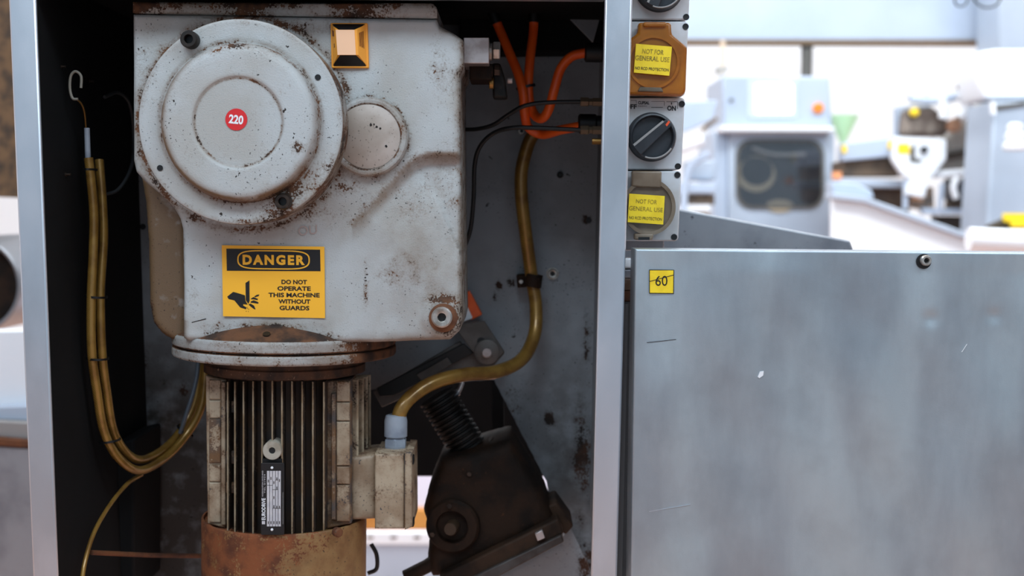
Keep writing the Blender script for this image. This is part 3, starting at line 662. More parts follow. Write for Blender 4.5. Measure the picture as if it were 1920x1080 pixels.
# terminal box
block('box_neck', [(657, 856), (704, 852), (704, 974), (657, 976)], .066, .07, .12, .35, 5, 9)
block('terminal_box', rect(702.5, 851, 758, 992), .046, .085, .13, .08, 5, 4)
block('box_lid', [(759, 849), (772, 850), (773, 988), (759, 994)], .042, .09, .16, .15, 3, 2)
block('lid_seam', rect(757, 852, 760, 990), .048, .08, .7, .9, 3, 0)
for y in (863, 980): slab('lid_screw', rrect(769, y - 8, 776, y + 8, 2, 3), .05, .012, black, gear)
Og = at(743, 826, .088); sg = ppm(743, 826, .088); zz = Og.z
glO = Vector((at(742, 830, .088).x, .088, zat(742, 850, .088) + .002)); ztop = zat(742, 781, .07)
zb0 = zat(742, 836, .088); H = ztop - zb0
lathe('brass_ring', Vector((glO.x, .088, zat(742, 846, .075))), (0, 0, 1), [(.0125, -.004), (.0125, .001), (.0105, .002)], brass, gear, segs=32)
gl = lathe('cable_gland', Vector((glO.x, .088, zb0)), (0, 0, 1), [(.0135, -.004), (.0145, 0), (.0145, H * .22), (.0125, H * .24), (.0125, H * .30)], glandg, gear, segs=6, smooth=False)
lathe('gland_cap', Vector((glO.x, .088, zb0)), (0, 0, 1), [(.0125, H * .28), (.0143, H * .31), (.0143, H * .80), (.0128, H * .96), (.0085, H), (.0085, H * .9)], glandg, gear, segs=30)
# ------------------------------------------------------------------ cables inside the cabinet
def cable(name, P, rpx, mat, label, cat='cable', group=None, **k):
    o = tube(name, P, rpx, mat, None, **k); return tag(o, label, cat, group)
ca = cable('braided_cable', [(166, 296, 0.065), (170, 330, 0.065), (176, 400, 0.065), (175, 470, 0.06), (171, 560, 0.055), (172, 660, 0.055), (182, 735, 0.065), (195, 808, 0.08), (222, 858, 0.1), (262, 882, 0.14), (310, 858, 0.19), (350, 815, 0.22), (376, 768, 0.23), (384, 720, 0.235), (386, 660, 0.24)], 8.4, gold,
           'gold braided cable, outer one of the pair hanging along the left side')
cb = cable('braided_cable', [(186, 300, 0.11), (192, 380, 0.1), (194, 450, 0.09), (188, 550, 0.075), (191, 660, 0.075), (200, 735, 0.085), (212, 805, 0.1), (236, 848, 0.125), (268, 862, 0.16), (312, 838, 0.205), (344, 800, 0.235), (366, 755, 0.25), (374, 700, 0.26), (376, 650, 0.265)], 8.2, gold,
           'gold braided cable, inner one of the pair hanging along the left side')
for i, (x, y, Y, rx, t) in enumerate(((180, 556, .065, 19, 4), (183, 672, .065, 19, 2), (206, 826, .095, 18, -8), (170, 318, .065, 10, 0))): tie('cable_tie', x, y, Y, rx, 22, 4, black, ca, tilt=t)
tie('cable_tie', 347, 808, .228, 17, 12, 4, black, ca, tilt=40)
tube('sleeve', [(163, 240, .065), (164, 270, .065), (165, 300, .065)], 5.2, glandg, ca)
cable('thin_gold_cable', [(266, 890, .16), (240, 906, .13), (208, 944, .08), (178, 995, .035), (160, 1050, .005), (152, 1100, -.01)], 4.2, gold, 'thin gold cable running from the cable bundle down to the lower left')
cable('grey_cable', [(372, 640, .245), (371, 690, .235), (364, 730, .225), (350, 775, .215), (338, 812, .22)], 4.0, greyc, 'thin blue-grey cable hanging left of the finned motor')
cable('grey_cable', [(196, 182, .13), (222, 174, .16), (243, 196, .19), (250, 250, .21), (247, 310, .19), (222, 355, .15), (188, 366, .12)], 3.2, M('dim_cable', (58, 60, 62), .5), 'thin dark grey cable looped in the shadow left of the gear housing')
hk = cable('wire_hook', [(152, 165, .03), (152, 143, .03), (142, 134, .03), (133, 142, .03), (131, 165, .03), (136, 184, .03), (146, 186, .03)], 2.6, whitew, 'pale looped wire end hanging at the upper left inside', 'wire')
tube('wire_tail', [(142, 185, .03), (152, 194, .04), (158, 210, .05), (161, 240, .065)], 1.8, brass, hk)
cable('rusty_pipe', [(172, 1036, .02), (280, 1041, .13), (420, 1043, .25)], 4.5, rusty, 'thin rusty pipe running across the bottom left to the motor', 'pipe', curve=False)
# right hand side
cr = cable('braided_cable', [(1003, 246, .27), (990, 272, .27), (978, 320, .265), (978, 372, .265), (986, 440, .27), (997, 520, .28), (1005, 575, .275), (1002, 628, .26), (978, 674, .23), (930, 697, .19), (872, 702, .15), (818, 715, .12), (778, 738, .10), (753, 766, .088), (744, 800, .088)], 12.5, gold,
           'thick gold braided cable curving down the right side into the grey gland')
clampo = thing('pipe_clamp', at(990, 526, .3), 'rusty clip holding the thick gold cable to the back panel', 'clamp')
tie('band', 1000, 526, .28, 15, 17, 24, darkrust, clampo, tilt=8)
slab('foot', [(968, 516), (990, 514), (992, 538), (970, 540)], .3, .03, darkrust, clampo, bevel=.002); bolthead('screw', 977, 528, .3, 4, .003, boltl, clampo, hexh=False)
o1 = cable('orange_cable', [(926, 30, .22), (938, 58, .22), (954, 96, .21), (972, 140, .20), (981, 175, .195), (984, 215, .20), (992, 240, .22), (1018, 252, .22), (1050, 244, .19), (1092, 236, .17)], 9.0, orange, 'orange cable slanting from the top left and looping to the lower black plug')
o2 = cable('orange_cable', [(1001, 30, .22), (1000, 60, .22), (994, 110, .21), (991, 155, .205), (993, 190, .205), (1002, 215, .20), (1016, 222, .185), (1029, 205, .17), (1040, 165, .165), (1052, 128, .165), (1072, 106, .165), (1098, 99, .165)], 9.0, orange, 'orange cable hanging straight then bending up to the upper black plug')
tie('cable_tie', 986, 163, .20, 17, 10, 5, black, o1, tilt=-14)
for (p, g_, y0) in ((o1, 232, .17), (o2, 98, .165)):
    a = at(1084 if p is o1 else 1096, g_, y0); lathe('plug', a, (1, 0, 0), [(.010, 0), (.0128, .002), (.0128, .022), (.011, .024), (.011, .05)], black, p, segs=24)
tube('sleeve', [(918, 8, .22), (926, 30, .22), (931, 44, .22)], 11, black, o1); tube('sleeve', [(1001, -10, .22), (1001, 20, .22), (1000.5, 42, .22)], 11, black, o2)
fitm = M('brass_fitting', (104, 88, 70), .4, .5)
t1 = cable('air_hose', [(862, 243, .17), (895, 242, .16), (925, 234, .15), (955, 214, .14), (985, 198, .13), (1030, 192, .13), (1094, 191, .13)], 4.0, black, 'thin black air hose, upper one, running behind the gear housing', 'hose')
t2 = cable('air_hose', [(868, 470, .20), (882, 430, .19), (888, 370, .18), (890, 310, .17), (900, 275, .16), (925, 250, .15), (960, 240, .14), (1010, 240, .135), (1094, 244, .13)], 4.2, black, 'thin black air hose, lower one, bending down beside the gear housing', 'hose')
for p, y in ((t1, 191), (t2, 244)):
    a = at(1088, y, .13); lathe('hose_fitting', a, (1, 0, 0), [(.0055, 0), (.0062, .001), (.0062, .010), (.0048, .011), (.0048, .015), (.0058, .016), (.0058, .03)], fitm, p, segs=6, smooth=False)
tag(lathe('brass_stud', at(1110, 265, .13), (1, 0, 0), [(.004, 0), (.004, .016)], brass, segs=10), 'small brass stud below the lower air hose fitting', 'fitting')
# ------------------------------------------------------------------ link arm, spindle and jack gearbox
lk = thing('link_arm', at(820, 700, .30), 'dark steel link arm with slotted bar and bright pin under the housing', 'linkage')
linkm = M('link_steel', (104, 98, 94), .5, .2, var=(80, 74, 70), vscale=20, speck=.4)
slab('arm_plate', [(700, 735), (862, 640), (880, 662), (930, 655), (946, 662), (922, 690), (850, 706), (800, 726), (716, 764)], .285, .008, linkm, lk, bevel=.001)
slab('clevis_plate', [(858, 622), (868, 607), (908, 602), (946, 660), (932, 676), (908, 650), (888, 662), (872, 640)], .272, .008, linkm, lk, bevel=.001)
slab('slotted_bar', [(706, 728), (870, 644), (888, 662), (740, 742), (712, 744)], .277, .006, black, lk, bevel=.001)
slab('slide_block', [(780, 702), (838, 670), (848, 683), (792, 716)], .272, .006, linkm, lk, bevel=.001)
Op = at(913, 660, .268); lathe('pin_boss', Op, (0, -1, 0), [(.0175, -.008), (.0175, .002), (.016, .003)], linkm, lk, segs=32); lathe('pin', Op, (0, -1, 0), [(.0072, 0), (.0072, .008), (.006, .0095)], zinc, lk, segs=24)
tag(lathe('dark_hole_plug', at(902, 640, .2715), (0, -1, 0), [(.0055, -.002), (.0055, .0008)], black, segs=20), 'black round plug above the bright link pin', 'plug')
ob = tag(slab('orange_bar', [(870, 552), (880, 545), (904, 590), (884, 600), (872, 580)], .30, .02, orange, bevel=.001), 'short orange bar peeking out right of the gear housing', 'bar')
tag(slab('white_bar', [(868, 566), (874, 570), (886, 597), (868, 604)], .29, .012, bwhite, bevel=.001), 'white strip beside the orange bar at the gear housing', 'bar')
rod = thing('rod_end', at(845, 740, .27), 'shiny bent steel rod end above the dark spindle', 'rod')
tube('rod', [(839, 748, .26), (850, 741, .26), (860, 735, .26)], 6.5, M('bright_rod', (214, 218, 226), .25, .8), rod, curve=False); tube('rod_tip', [(858, 738, .26), (863, 728, .265), (867, 717, .27)], 4, zinc, rod, curve=False)
jk = thing('screw_jack', at(930, 1070, .22), 'dark oily screw jack gearbox with ribbed spindle on a tilted base', 'gearbox')
JY = .235
ja = at(884, 850, JY); jb = at(820, 745, JY); axs = (jb - ja).normalized(); Lj = (jb - ja).length
n_ = 13; pf = []
for i in range(n_):
    h = Lj * 1.05 * i / n_; pf += [(.021, h), (.026, h + Lj * .02), (.026, h + Lj * .05), (.021, h + Lj * .065)]
lathe('ribbed_spindle', ja, axs, pf, blackm, jk, segs=36)
jc = at(880, 856, JY); perp = Vector((-axs.z, 0, axs.x)); perp = perp if perp.x > 0 else -perp
lathe('top_flange', jc - axs * .018, axs, [(.050, -.01), (.052, .012), (.050, .016), (.044, .017), (.041, .024), (.026, .025)], darkrust, jk, segs=56)
bd = [(826, 862), (958, 826), (985, 868), (1022, 930), (1044, 985), (850, 1078), (812, 1090), (800, 1062), (806, 1000), (793, 960), (804, 915)]
bodyj = slab_attr('jack_body', bd, .185, .12, darkrust, jk, round_=26, step=7)
bolthead('bolt', 880, 888, .186, 5, .004, bolt, jk, hexh=False)
pc = at(850, 985, .186); lathe('shaft_port', pc, (-.15, -1, 0), [(.036, -.01), (.036, .006), (.033, .010), (.022, .010), (.020, .002), (.020, -.004)], darkrust, jk, segs=48)
lathe('input_shaft', pc, (-.15, -1, 0), [(.009, 0), (.009, .02), (.008, .022)], M('shaft_rust', (64, 48, 34), .5, .2), jk, segs=24)
for a in (30, 100, 200, 320): p = pc + Vector((.029 * math.cos(math.radians(a)), -.010, .029 * math.sin(math.radians(a)))); lathe('port_screw', p, (0, -1, 0), [(.0035, 0), (.0035, .003)], bolt, jk, segs=6, smooth=False)
jbm = M('base_rust', (58, 40, 28), .7, spec=.2, var=(32, 22, 16), vscale=24, speck=.6)
slab('base_plate', [(822, 1082), (1046, 972), (1058, 1000), (838, 1112)], .165, .15, jbm, jk, bevel=.003)
slab('base_foot', [(850, 1100), (1052, 1003), (1058, 1016), (866, 1118)], .158, .15, M('foot_steel', (72, 66, 64), .6, .1, var=(46, 34, 28), vscale=22, speck=.5), jk, bevel=.002)
slab('mounting_lug', [(1024, 950), (1044, 942), (1076, 986), (1060, 1004)], .2, .08, jbm, jk, bevel=.003)
slab('square_bolt', [(1003, 1001), (1017, 994), (1022, 1009), (1008, 1015)], .158, .008, zinc, jk, bevel=.0008)
bolthead('bolt', 1036, 975, .199, 9, .004, jbm, jk, hr=.5)
slab('rear_lug', [(978, 905), (1002, 905), (1022, 925), (1028, 950), (990, 960)], .26, .03, darkrust, jk, bevel=.004)
tag(slab_attr('support_plate', [(860, 1120), (1050, 1020), (1060, 1000), (1070, 990), (1112, 1080), (1118, 1150), (860, 1150)], .30, .012, inner, None, rust=lambda X, Z, D: .1 + blobs([(1098, 1060, 20, 30, .5)])(X, Z), round_=2), 'grey steel plate under the jack base at the lower right corner', 'plate')
cable('black_cable', [(690, 1075, .2), (706, 1066, .2), (706, 1040, .2), (696, 1020, .2)], 4, black, 'short black cable curling at the right foot of the fan hood')
tag(tube('dark_rod', [(760, 1082, .2), (800, 1062, .2), (840, 1035, .2)], 13, darkrust, None, curve=False), 'dark oily rod leaning at the bottom beside the jack', 'rod')
# what stands behind the opening
rmb = thing('rear_machine_body', at(600, 1600, .75), 'black machine body seen behind the opening in the back panel', 'machine body')
slab('body', [(540, 640), (1060, 640), (1060, 894), (540, 894)], .62, .3, innerdark, rmb, bevel=.004)
box('leg', (at(545, 900, .62).x, .66, 0), (at(615, 900, .62).x, .88, at(545, 896, .62).z), innerdark, rmb)
cr_ = thing('floor_crate', at(860, 990, 2.9), 'white crate with orange lower board seen through the cabinet opening', 'crate')
slab('crate_wall', rect(560, 820, 1240, 955), 2.9, .5, M('lilac_white', (246, 238, 250), .6), cr_, bevel=.01); slab('orange_board', rect(560, 955, 1240, 994), 2.88, .5, M('orange_board', (222, 152, 74), .6, var=(200, 128, 56), vscale=6), cr_, bevel=.005)
pa = thing('low_barrier', at(860, 1085, 2.6), 'low white slotted barrier on the floor behind the cabinet', 'barrier')
slab('top_rail', rect(560, 998, 1240, 1022), 2.6, .03, bwhite, pa, bevel=.004); slab('lower_board', rect(560, 1022, 1240, 1130), 2.61, .02, bgrey, pa, bevel=.004)
for x in range(600, 1240, 44): slab('slot', rect(x, 1006, x + 12, 1010), 2.598, .01, bbrown, pa)

# ------------------------------------------------------------------ switch column on the outside of the right post
YW = .03
def edge_r(y): return 1292.8 - .0465 * y
def unit_px(y0, y1, w_=119, r=4):
    return [(edge_r(y0) - w_, y0), (edge_r(y0) - r, y0), (edge_r(y0 + r), y0 + r), (edge_r(y1 - r), y1 - r), (edge_r(y1) - r, y1), (edge_r(y1) - w_, y1)]
def screws(par, L_):
    for x, y in L_: lathe('screw_hole', at(x, y, YW - .0003), (0, -1, 0), [(5.8 / 1560, -.001), (5.8 / 1560, .0006), (3.6 / 1560, .0004)], black, par, segs=20)
def unit(name, y0, y1, label, cat, group):
    t = thing(name, at(1225, y1, YW + .04), label, cat, group)
    slab('body', unit_px(y0, y1), YW, .07, plast, t, bevel=.0022); return t
def knob(par, cx, cy, ang):
    s = ppm(cx, cy, YW); O = at(cx, cy, YW)
    k = lathe('knob', O, (0, -1, 0), [(r / s, h / s) for r, h in [(46, -2), (46, 3), (44, 6), (44, 20), (42, 24), (39, 25), (37, 21), (36, 12), (1, 12)]], knobm, par, segs=64)
    d = Vector((math.cos(ang), 0, math.sin(ang))); nn = Vector((-d.z, 0, d.x)); hw = 11 / s; hl = 41 / s
    P = [O + d * hl + nn * hw * .75, O + d * hl - nn * hw * .75, O - d * hl - nn * hw * 1.1, O - d * hl + nn * hw * 1.1]
    gr = prism('grip', [p + Vector((0, -12 / s, 0)) for p in P], (0, -14 / s, 0), knobm, k, bevel=.0015)
    E = [O + d * hl * .8 + nn * hw * .95, O + d * hl * .8 + nn * hw * .6, O - d * hl * .92 + nn * hw * .8, O - d * hl * .92 + nn * hw * 1.2]
    prism('edge_highlight', [p + Vector((0, -26.2 / s, 0)) for p in E], (0, .6 / s, 0), knobl, k)  # light grey stripe, a painted highlight along the grip's edge
    E = [O + d * hl * 1.0 + nn * hw * .25, O + d * hl * 1.0 - nn * hw * .1, O + d * hl * .76 - nn * hw * .3, O + d * hl * .76 + nn * hw * .1]
    prism('red_pointer', [p + Vector((0, -26.4 / s, 0)) for p in E], (0, .6 / s, 0), redm, k)
    arc = [O + Vector((math.cos(a), 0, math.sin(a))) * (40.5 / s) + Vector((0, -25 / s, 0)) for a in [math.radians(x) for x in range(-110, -28, 6)]]
    tube3('pale_rim', arc, 1.6 / s, knobl, k, segs=8)  # pale arc along the lower right of the knob's rim
    return k
u1 = unit('isolator_switch', -100, 37, 'isolator switch at the very top, only its knob bottom showing', 'switch', 'switch and socket units on the post'); knob(u1, 1236, -23, math.radians(70)); screws(u1, [(1286.5, 32)])
u2 = unit('power_socket', 40, 180, 'power socket under an amber cover with a yellow sticker, below the top isolator', 'socket', 'switch and socket units on the post'); screws(u2, [(1285.5, 50)])
lathe('socket_insert', at(1228, 118, YW), (0, -1, 0), [(46 / 1560, 0), (46 / 1560, .006), (30 / 1560, .007), (30 / 1560, .003), (1 / 1560, .003)], socket, u2, segs=40)
slab('flap', [(1197, 42), (1258.5, 42), (1259.5, 64), (1289, 88), (1286, 172), (1279, 180), (1176, 177), (1178, 75), (1196, 62)], YW - .020, .018, amber, u2, bevel=.003)
ring_px('flap_rim', circ(1226, 116, 49, 50, 48), circ(1226, 116, 44, 45, 48), YW - .0225, .004, amber, u2)
slab('hinge', rect(1206, 41, 1250, 50), YW - .024, .01, amber, u2, bevel=.002)
slab('latch', [(1200, 163), (1240, 164), (1244, 172), (1196, 171)], YW - .024, .006, socket, u2, bevel=.001)
lb = slab('warning_sticker', [(1192.5, 82), (1260, 87.5), (1255, 142), (1188.5, 136)], YW - .0262, .0008, ylab, u2)
lettering('lettering', 'NOT FOR', [(1205, 91), (1245, 94), (1244, 103), (1204, 100)], YW - .0266, fade, lb, bold=.01); lettering('lettering', 'GENERAL USE', [(1191.5, 103.5), (1256, 107.5), (1255, 116.5), (1191, 112.5)], YW - .0266, fade, lb, bold=.01)
lettering('lettering', 'NO RCD PROTECTION', [(1191, 124.5), (1254, 128.5), (1253.5, 134), (1190.5, 130)], YW - .0266, fadek, lb, bold=.01)
u3 = unit('isolator_switch', 183, 318, 'isolator switch turned to ON, between the two sockets', 'switch', 'switch and socket units on the post'); knob(u3, 1221.5, 257, math.radians(42)); screws(u3, [(1278.5, 195), (1271, 312)])
YT = YW - .0004
lettering('lettering', 'ON', quadr(1251, 198, 1267.5, 207.5, .02), YT, blk, u3, bold=.04); lettering('lettering', 'OFF', quadr(1171, 195, 1194, 204, .02), YT, blk, u3, bold=.04); lettering('lettering', 'CLIPSAL', quadr(1196.5, 189.5, 1217.5, 195.5, .02), YT, blk, u3, bold=.04)
lettering('lettering', 'I', quadr(1258.3, 192, 1260, 196, .02), YT, blk, u3); lettering('lettering', '56SW', quadr(1196.5, 197.5, 1213, 200, .02), YT, bolt, u3)
for (x0, y0, x1, y1) in ((1249.5, 190.5, 1271, 191.1), (1270.4, 190.5, 1271, 204), (1221, 190, 1246, 190.5), (1245.5, 190, 1246, 198), (1221, 201, 1243, 201.8), (1183, 188, 1193.4, 188.6), (1192.8, 188, 1193.4, 194)): slab('print_line', rect(x0, y0, x1, y1), YT, .0004, bolt, u3)
u4 = unit('power_socket', 320.5, 452, 'power socket under a smoky round cover with a yellow sticker, lowest of the column', 'socket', 'switch and socket units on the post'); screws(u4, [(1270, 328), (1264, 444.5)])
lathe('socket_insert', at(1217, 385, YW), (0, -1, 0), [(44 / 1560, 0), (44 / 1560, .006), (34 / 1560, .007), (34 / 1560, .003), (1 / 1560, .003)], knobm, u4, segs=40)
slab('flap', circ(1217, 388, 49, 52, 44), YW - .016, .012, smoke, u4, bevel=.003)
ring_px('flap_rim', circ(1217, 388, 50, 53, 48), circ(1217, 388, 43, 46, 48), YW - .020, .006, smoke, u4)
slab('hinge', [(1185, 320), (1241, 321), (1240, 352), (1184, 350)], YW - .021, .016, smoke, u4, bevel=.002)
slab('latch', [(1190, 438), (1226, 438), (1224, 450), (1190, 450)], YW - .021, .016, smoke, u4, bevel=.002); slab('latch_slot', rect(1197, 444.5, 1218, 450), YW - .0216, .002, black, u4)
lb = slab('warning_sticker', [(1180, 363), (1246.5, 367.5), (1243.5, 421), (1177, 416.5)], YW - .0222, .0008, ylab, u4)
lettering('lettering', 'NOT FOR', [(1193, 373), (1232, 375), (1231.5, 383), (1192.5, 381)], YW - .0226, fade, lb); lettering('lettering', 'GENERAL USE', [(1180, 386), (1243, 390), (1242.5, 398), (1179.5, 394)], YW - .0226, fade, lb)
lettering('lettering', 'NO RCD PROTECTION', [(1180, 405), (1241.5, 408.5), (1241, 414), (1179.5, 410.5)], YW - .0226, fadek, lb)
tag(slab('switch_backplate', [(1160, -60), (1262, -60), (1245, 470), (1150, 470)], YW + .072, .02, steel2, bevel=.002), 'steel backing plate behind the column of switches and sockets', 'plate')

# ------------------------------------------------------------------ the steel guard on the right
gd = thing('steel_guard', at(1560, 1100, -.04), 'large plain stainless steel guard box with yellow number sticker at right', 'guard')
YG = -.06
def gh(X, Z, D):
    r = 3.0; e_ = np.where(D < r, r - np.sqrt(np.maximum(r * r - (r - D) ** 2, 0)), 0) / 1660
    u = .0011 * np.sin(X * .009 + .6) * np.sin(Z * .0075 + .9) + .0007 * np.sin(X * .017 + Z * .012) + .0004 * np.sin(X * .031 - Z * .022 + 2)
    for x, y, s, a in ((1745, 598, 12, .0022), (1865, 593, 11, .0016), (1600, 610, 60, .0012)): u = u + a * np.exp(-((X - x) ** 2 + (Z - y) ** 2) / (s * s))
    return e_ + u * np.clip(D / 40, 0, 1)
heightfield('sheet', [(1192, 467), (1960, 474.5), (1960, 1500), (1176.5, 1500)], YG, 7, gh, .06, guardm, gd)
bolthead('cap_screw', 1733, 488, YG + .001, 10, .009, boltl, gd, hr=.5, washer=0); lathe('washer', at(1731, 490, YG + .001), (0, -1, 0), [(14 / 1660, -.001), (14 / 1660, .0025)], black, gd, segs=32)
sk = slab('number_sticker', [(1217.5, 505.5), (1264, 506), (1263.5, 551), (1217.5, 550.5)], YG - .0008, .0012, blk, gd); slab('yellow_face', [(1218.5, 507), (1262.6, 507), (1262, 549.4), (1218.6, 549)], YG - .0012, .0004, ylab, sk)
lettering('lettering', '60', [(1229, 517), (1251.5, 517), (1251.5, 536), (1229, 536)], YG - .0015, blk, sk); slab('pen_line', [(1218.5, 527), (1263, 515), (1263, 516.2), (1218.5, 528.2)], YG - .0015, .0003, blk, sk)
slab('white_flake', [(1421, 707), (1425, 697), (1432, 696), (1431, 704), (1424, 709)], YG - .0012, .0014, wht, gd)
slab('scratch', [(1803, 660), (1813, 645), (1813.6, 645.4), (1803.8, 660.4)], YG - .0004, .0006, wht, gd); slab('scratch', [(1210, 960), (1295, 946), (1295, 946.6), (1210, 960.8)], YG - .0004, .0006, steel, gd)
slab('scratch', [(1213, 642), (1268, 636), (1268, 636.8), (1213, 642.8)], YG - .0004, .0006, bolt, gd)
ch = tag(slab('sloping_chute', [(1150, 368), (1272, 391), (1594, 451), (1603, 476), (1603, 700), (1150, 700)], .34, .04, steel2, bevel=.003), 'sloping stainless chute side rising to the left behind the guard', 'chute')
hg = thing('hinge_stack', at(1178, 560, 0), 'stack of small white and rusty hinge blocks between post and guard', 'hinge')
slab('white_block', rect(1160, 484, 1195, 503), .02, .03, bwhite, hg, bevel=.002); slab('steel_block', rect(1160, 505, 1195, 522), .02, .03, steel2, hg, bevel=.002)
slab('pale_block', rect(1160, 522, 1195, 545), .02, .03, M('worn_cream', (150, 132, 118), .5, var=(96, 70, 52), vscale=60), hg, bevel=.002); slab('rusty_block', rect(1160, 545, 1195, 566), .02, .03, rusty, hg, bevel=.002)
tag(slab('door_frame_strip', [(1154, 566), (1196, 566), (1188, 1100), (1148, 1100)], .02, .03, M('strip_grey', (66, 66, 68), .5, .2)), 'dark narrow frame strip in the gap between post and guard', 'frame strip')
slab('strip_face', [(1154, 570), (1178, 570), (1166, 1100), (1148, 1100)], .018, .003, M('strip_grey2', (92, 92, 94), .5, .2), bpy.data.objects['door_frame_strip'])

# ------------------------------------------------------------------ background hall machinery
bm_ = thing('overhead_duct', at(1570, 40, 5.0), 'bright overhead steel duct with brown lower edge spanning the background', 'duct')
slab('duct_body', [(1150, -120), (1874, -120), (1872, 76), (1150, 76)], 5.0, .09, bsteel, bm_, bevel=.01); slab('lower_edge', [(1150, 74), (1870, 76), (1868, 84), (1150, 82)], 4.98, .1, bedge, bm_, bevel=.005)
tag(slab('hall_column', [(1876, -120), (1990, -120), (1990, 100), (1872, 100)], 4.6, .3, bgrey, bevel=.01), 'blue-grey steel column at the upper right corner', 'column')
tag(tube('hanger_pipe', [(1513, 84, 5.04), (1513, 110, 5.04), (1512, 145, 5.04)], 11, bpipe, None, curve=False), 'short dark grey pipe hanging below the overhead duct', 'pipe')
cc = thing('control_cabinet', at(1460, 905, 4.5), 'stainless control cabinet with lit touchscreen, orange button and dark rounded window', 'control cabinet')
slab('lower_body', [(1366, 245), (1566, 247), (1560, 905), (1366, 905)], 4.5, .6, bgrey, cc, bevel=.008)
slab('side_cover', [(1338, 245), (1365, 245), (1365, 905), (1338, 905)], 4.52, .5, bsteel, cc, bevel=.01)
slab('head_box', [(1354, 141), (1557, 143), (1561, 243), (1356, 245)], 4.46, .5, bsteel, cc, bevel=.012)
slab('head_shelf', [(1352, 236), (1566, 238), (1566, 247), (1352, 246)], 4.40, .5, bwhite, cc, bevel=.006)
slab('bezel', rrect(1402, 151, 1496, 222, 6), 4.452, .02, M('bezel_grey', (196, 208, 228), .5), cc, bevel=.004); slab('touchscreen', rrect(1416, 157, 1487, 213, 5), 4.448, .01, screenm, cc)
lathe('orange_button', at(1533, 203, 4.46), (0, -1, 0), [(.024, 0), (.024, .02), (.018, .03)], borange, cc, segs=24); lathe('key_switch', at(1371, 188, 4.46), (0, -1, 0), [(.009, 0), (.009, .012)], bpipe, cc, segs=16)
ring_px('window_seal', rrect(1380, 261, 1546, 392, 30), rrect(1386, 267, 1540, 386, 26), 4.488, .03, bpipe, cc)
slab('window_back', rrect(1384, 265, 1542, 388, 28), 4.492, .007, bdark, cc)
lathe('drum', at(1418, 325, 4.497), (0, -1, 0), [(.062, 0), (.062, .004), (.05, .0045), (.086, .003)], M('drum_grey', (112, 110, 106), .4), cc, segs=40)
ring_px('drum_rim', circ(1418, 327, 36, 33, 40), circ(1419, 320, 30, 28, 40), 4.488, .003, cream, cc)
slab('lower_drum', circ(1462, 386, 26, 12, 24), 4.489, .003, cream, cc); tube('inner_bar', [(1410, 278, 4.488), (1450, 290, 4.488), (1510, 290, 4.488)], 4, M('bar_grey', (120, 120, 120), .4), cc)
slab('window_pane', rrect(1386, 267, 1540, 386, 26), 4.478, .004, gm, cc)
gf = thing('green_funnel', (at(1535, 300, 5.25).x, 5.25, 0), 'pale green plastic funnel right of the control cabinet', 'funnel')
lathe('cone', at(1580, 270, 5.2), (0, 0, 1), [(.012, 0), (.078, .142), (.081, .148), (.073, .148), (.01, .01)], bgreen, gf, segs=32)
_g0 = at(1568, 226, 5.22); tube3('stand', [_g0, Vector((at(1530, 226, 5.25).x, 5.25, _g0.z)), Vector((at(1530, 226, 5.25).x, 5.25, 0))], .012, bgrey, gf, curve=False)
lm = thing('side_machine', at(1310, 700, 4.0), 'white tubular machine part left of the control cabinet', 'machine')
slab('panel', [(1230, 190), (1346, 188), (1338, 225), (1290, 246), (1230, 262)], 4.0, .05, bsteel, lm, bevel=.006); tube('white_bar', [(1240, 284, 3.9), (1280, 275, 3.9), (1318, 262, 3.9)], 11, bwhite, lm, curve=False)
tube('bent_tube', [(1282, 400, 3.95), (1284, 350, 3.95), (1296, 310, 3.95), (1330, 288, 3.95)], 7, bsteel, lm); slab('cover_box', rect(1290, 300, 1342, 338), 4.05, .2, bgrey, lm, bevel=.01)
slab('shelf', rect(1240, 343, 1342, 362), 4.0, .3, bsteel, lm, bevel=.005); slab('dark_tray', rect(1240, 364, 1340, 384), 4.05, .2, bbrown, lm); slab('white_rail', rect(1240, 384, 1332, 396), 4.0, .1, bwhite, lm); slab('leg', rect(1250, 396, 1330, 980), 4.0, .2, bbrown, lm)
tube('brown_strut', [(1316, 245, 3.95), (1330, 232, 3.95), (1344, 222, 3.95)], 4, bbrown, lm, curve=False)
hp = thing('post_bracket', at(1360, 140, 4.9), 'pale thin post with grey cap standing left above the control cabinet', 'post'); tube('post', [(1355, 76, 4.9), (1355, 110, 4.9), (1355, 140, 4.9)], 4.5, M('pale_brass', (230, 206, 180), .5), hp, curve=False); slab('cap', [(1344, 124), (1368, 124), (1366, 132), (1346, 140)], 4.88, .08, M('cap_grey', (170, 166, 160), .5), hp)
# chute and conveyor on the right
hc = thing('white_chute', at(1720, 1080, 3.0), 'white sloping chute running down to the right behind the guard', 'chute')
slab('chute_side', [(1561, 372), (1620, 379), (1840, 458), (1990, 520), (1990, 1080), (1561, 1080)], 3.0, .04, bwhite, hc, bevel=.004); slab('chute_rim', [(1561, 362), (1622, 369), (1842, 447), (1990, 505), (1990, 516), (1838, 458), (1620, 380), (1561, 373)], 2.97, .12, bgrey, hc, bevel=.004); slab('chute_lid', [(1561, 340), (1605, 344), (1634, 356), (1640, 372), (1561, 364)], 3.1, .1, bgrey, hc, bevel=.005)
cv = thing('conveyor', at(1700, 900, 4.0), 'grimy conveyor with white bracket, rollers and yellow tags in the background', 'conveyor')
slab('guard_sheet', [(1582, 268), (1690, 255), (1690, 292), (1580, 302)], 4.0, .1, bsteel, cv, bevel=.006); slab('belt_side', [(1580, 302), (1690, 292), (1700, 331), (1580, 331)], 4.05, .2, bbrown, cv, bevel=.006); slab('lower_rail', [(1574, 334), (1705, 338), (1705, 352), (1574, 350)], 4.0, .15, bgrey, cv, bevel=.004)
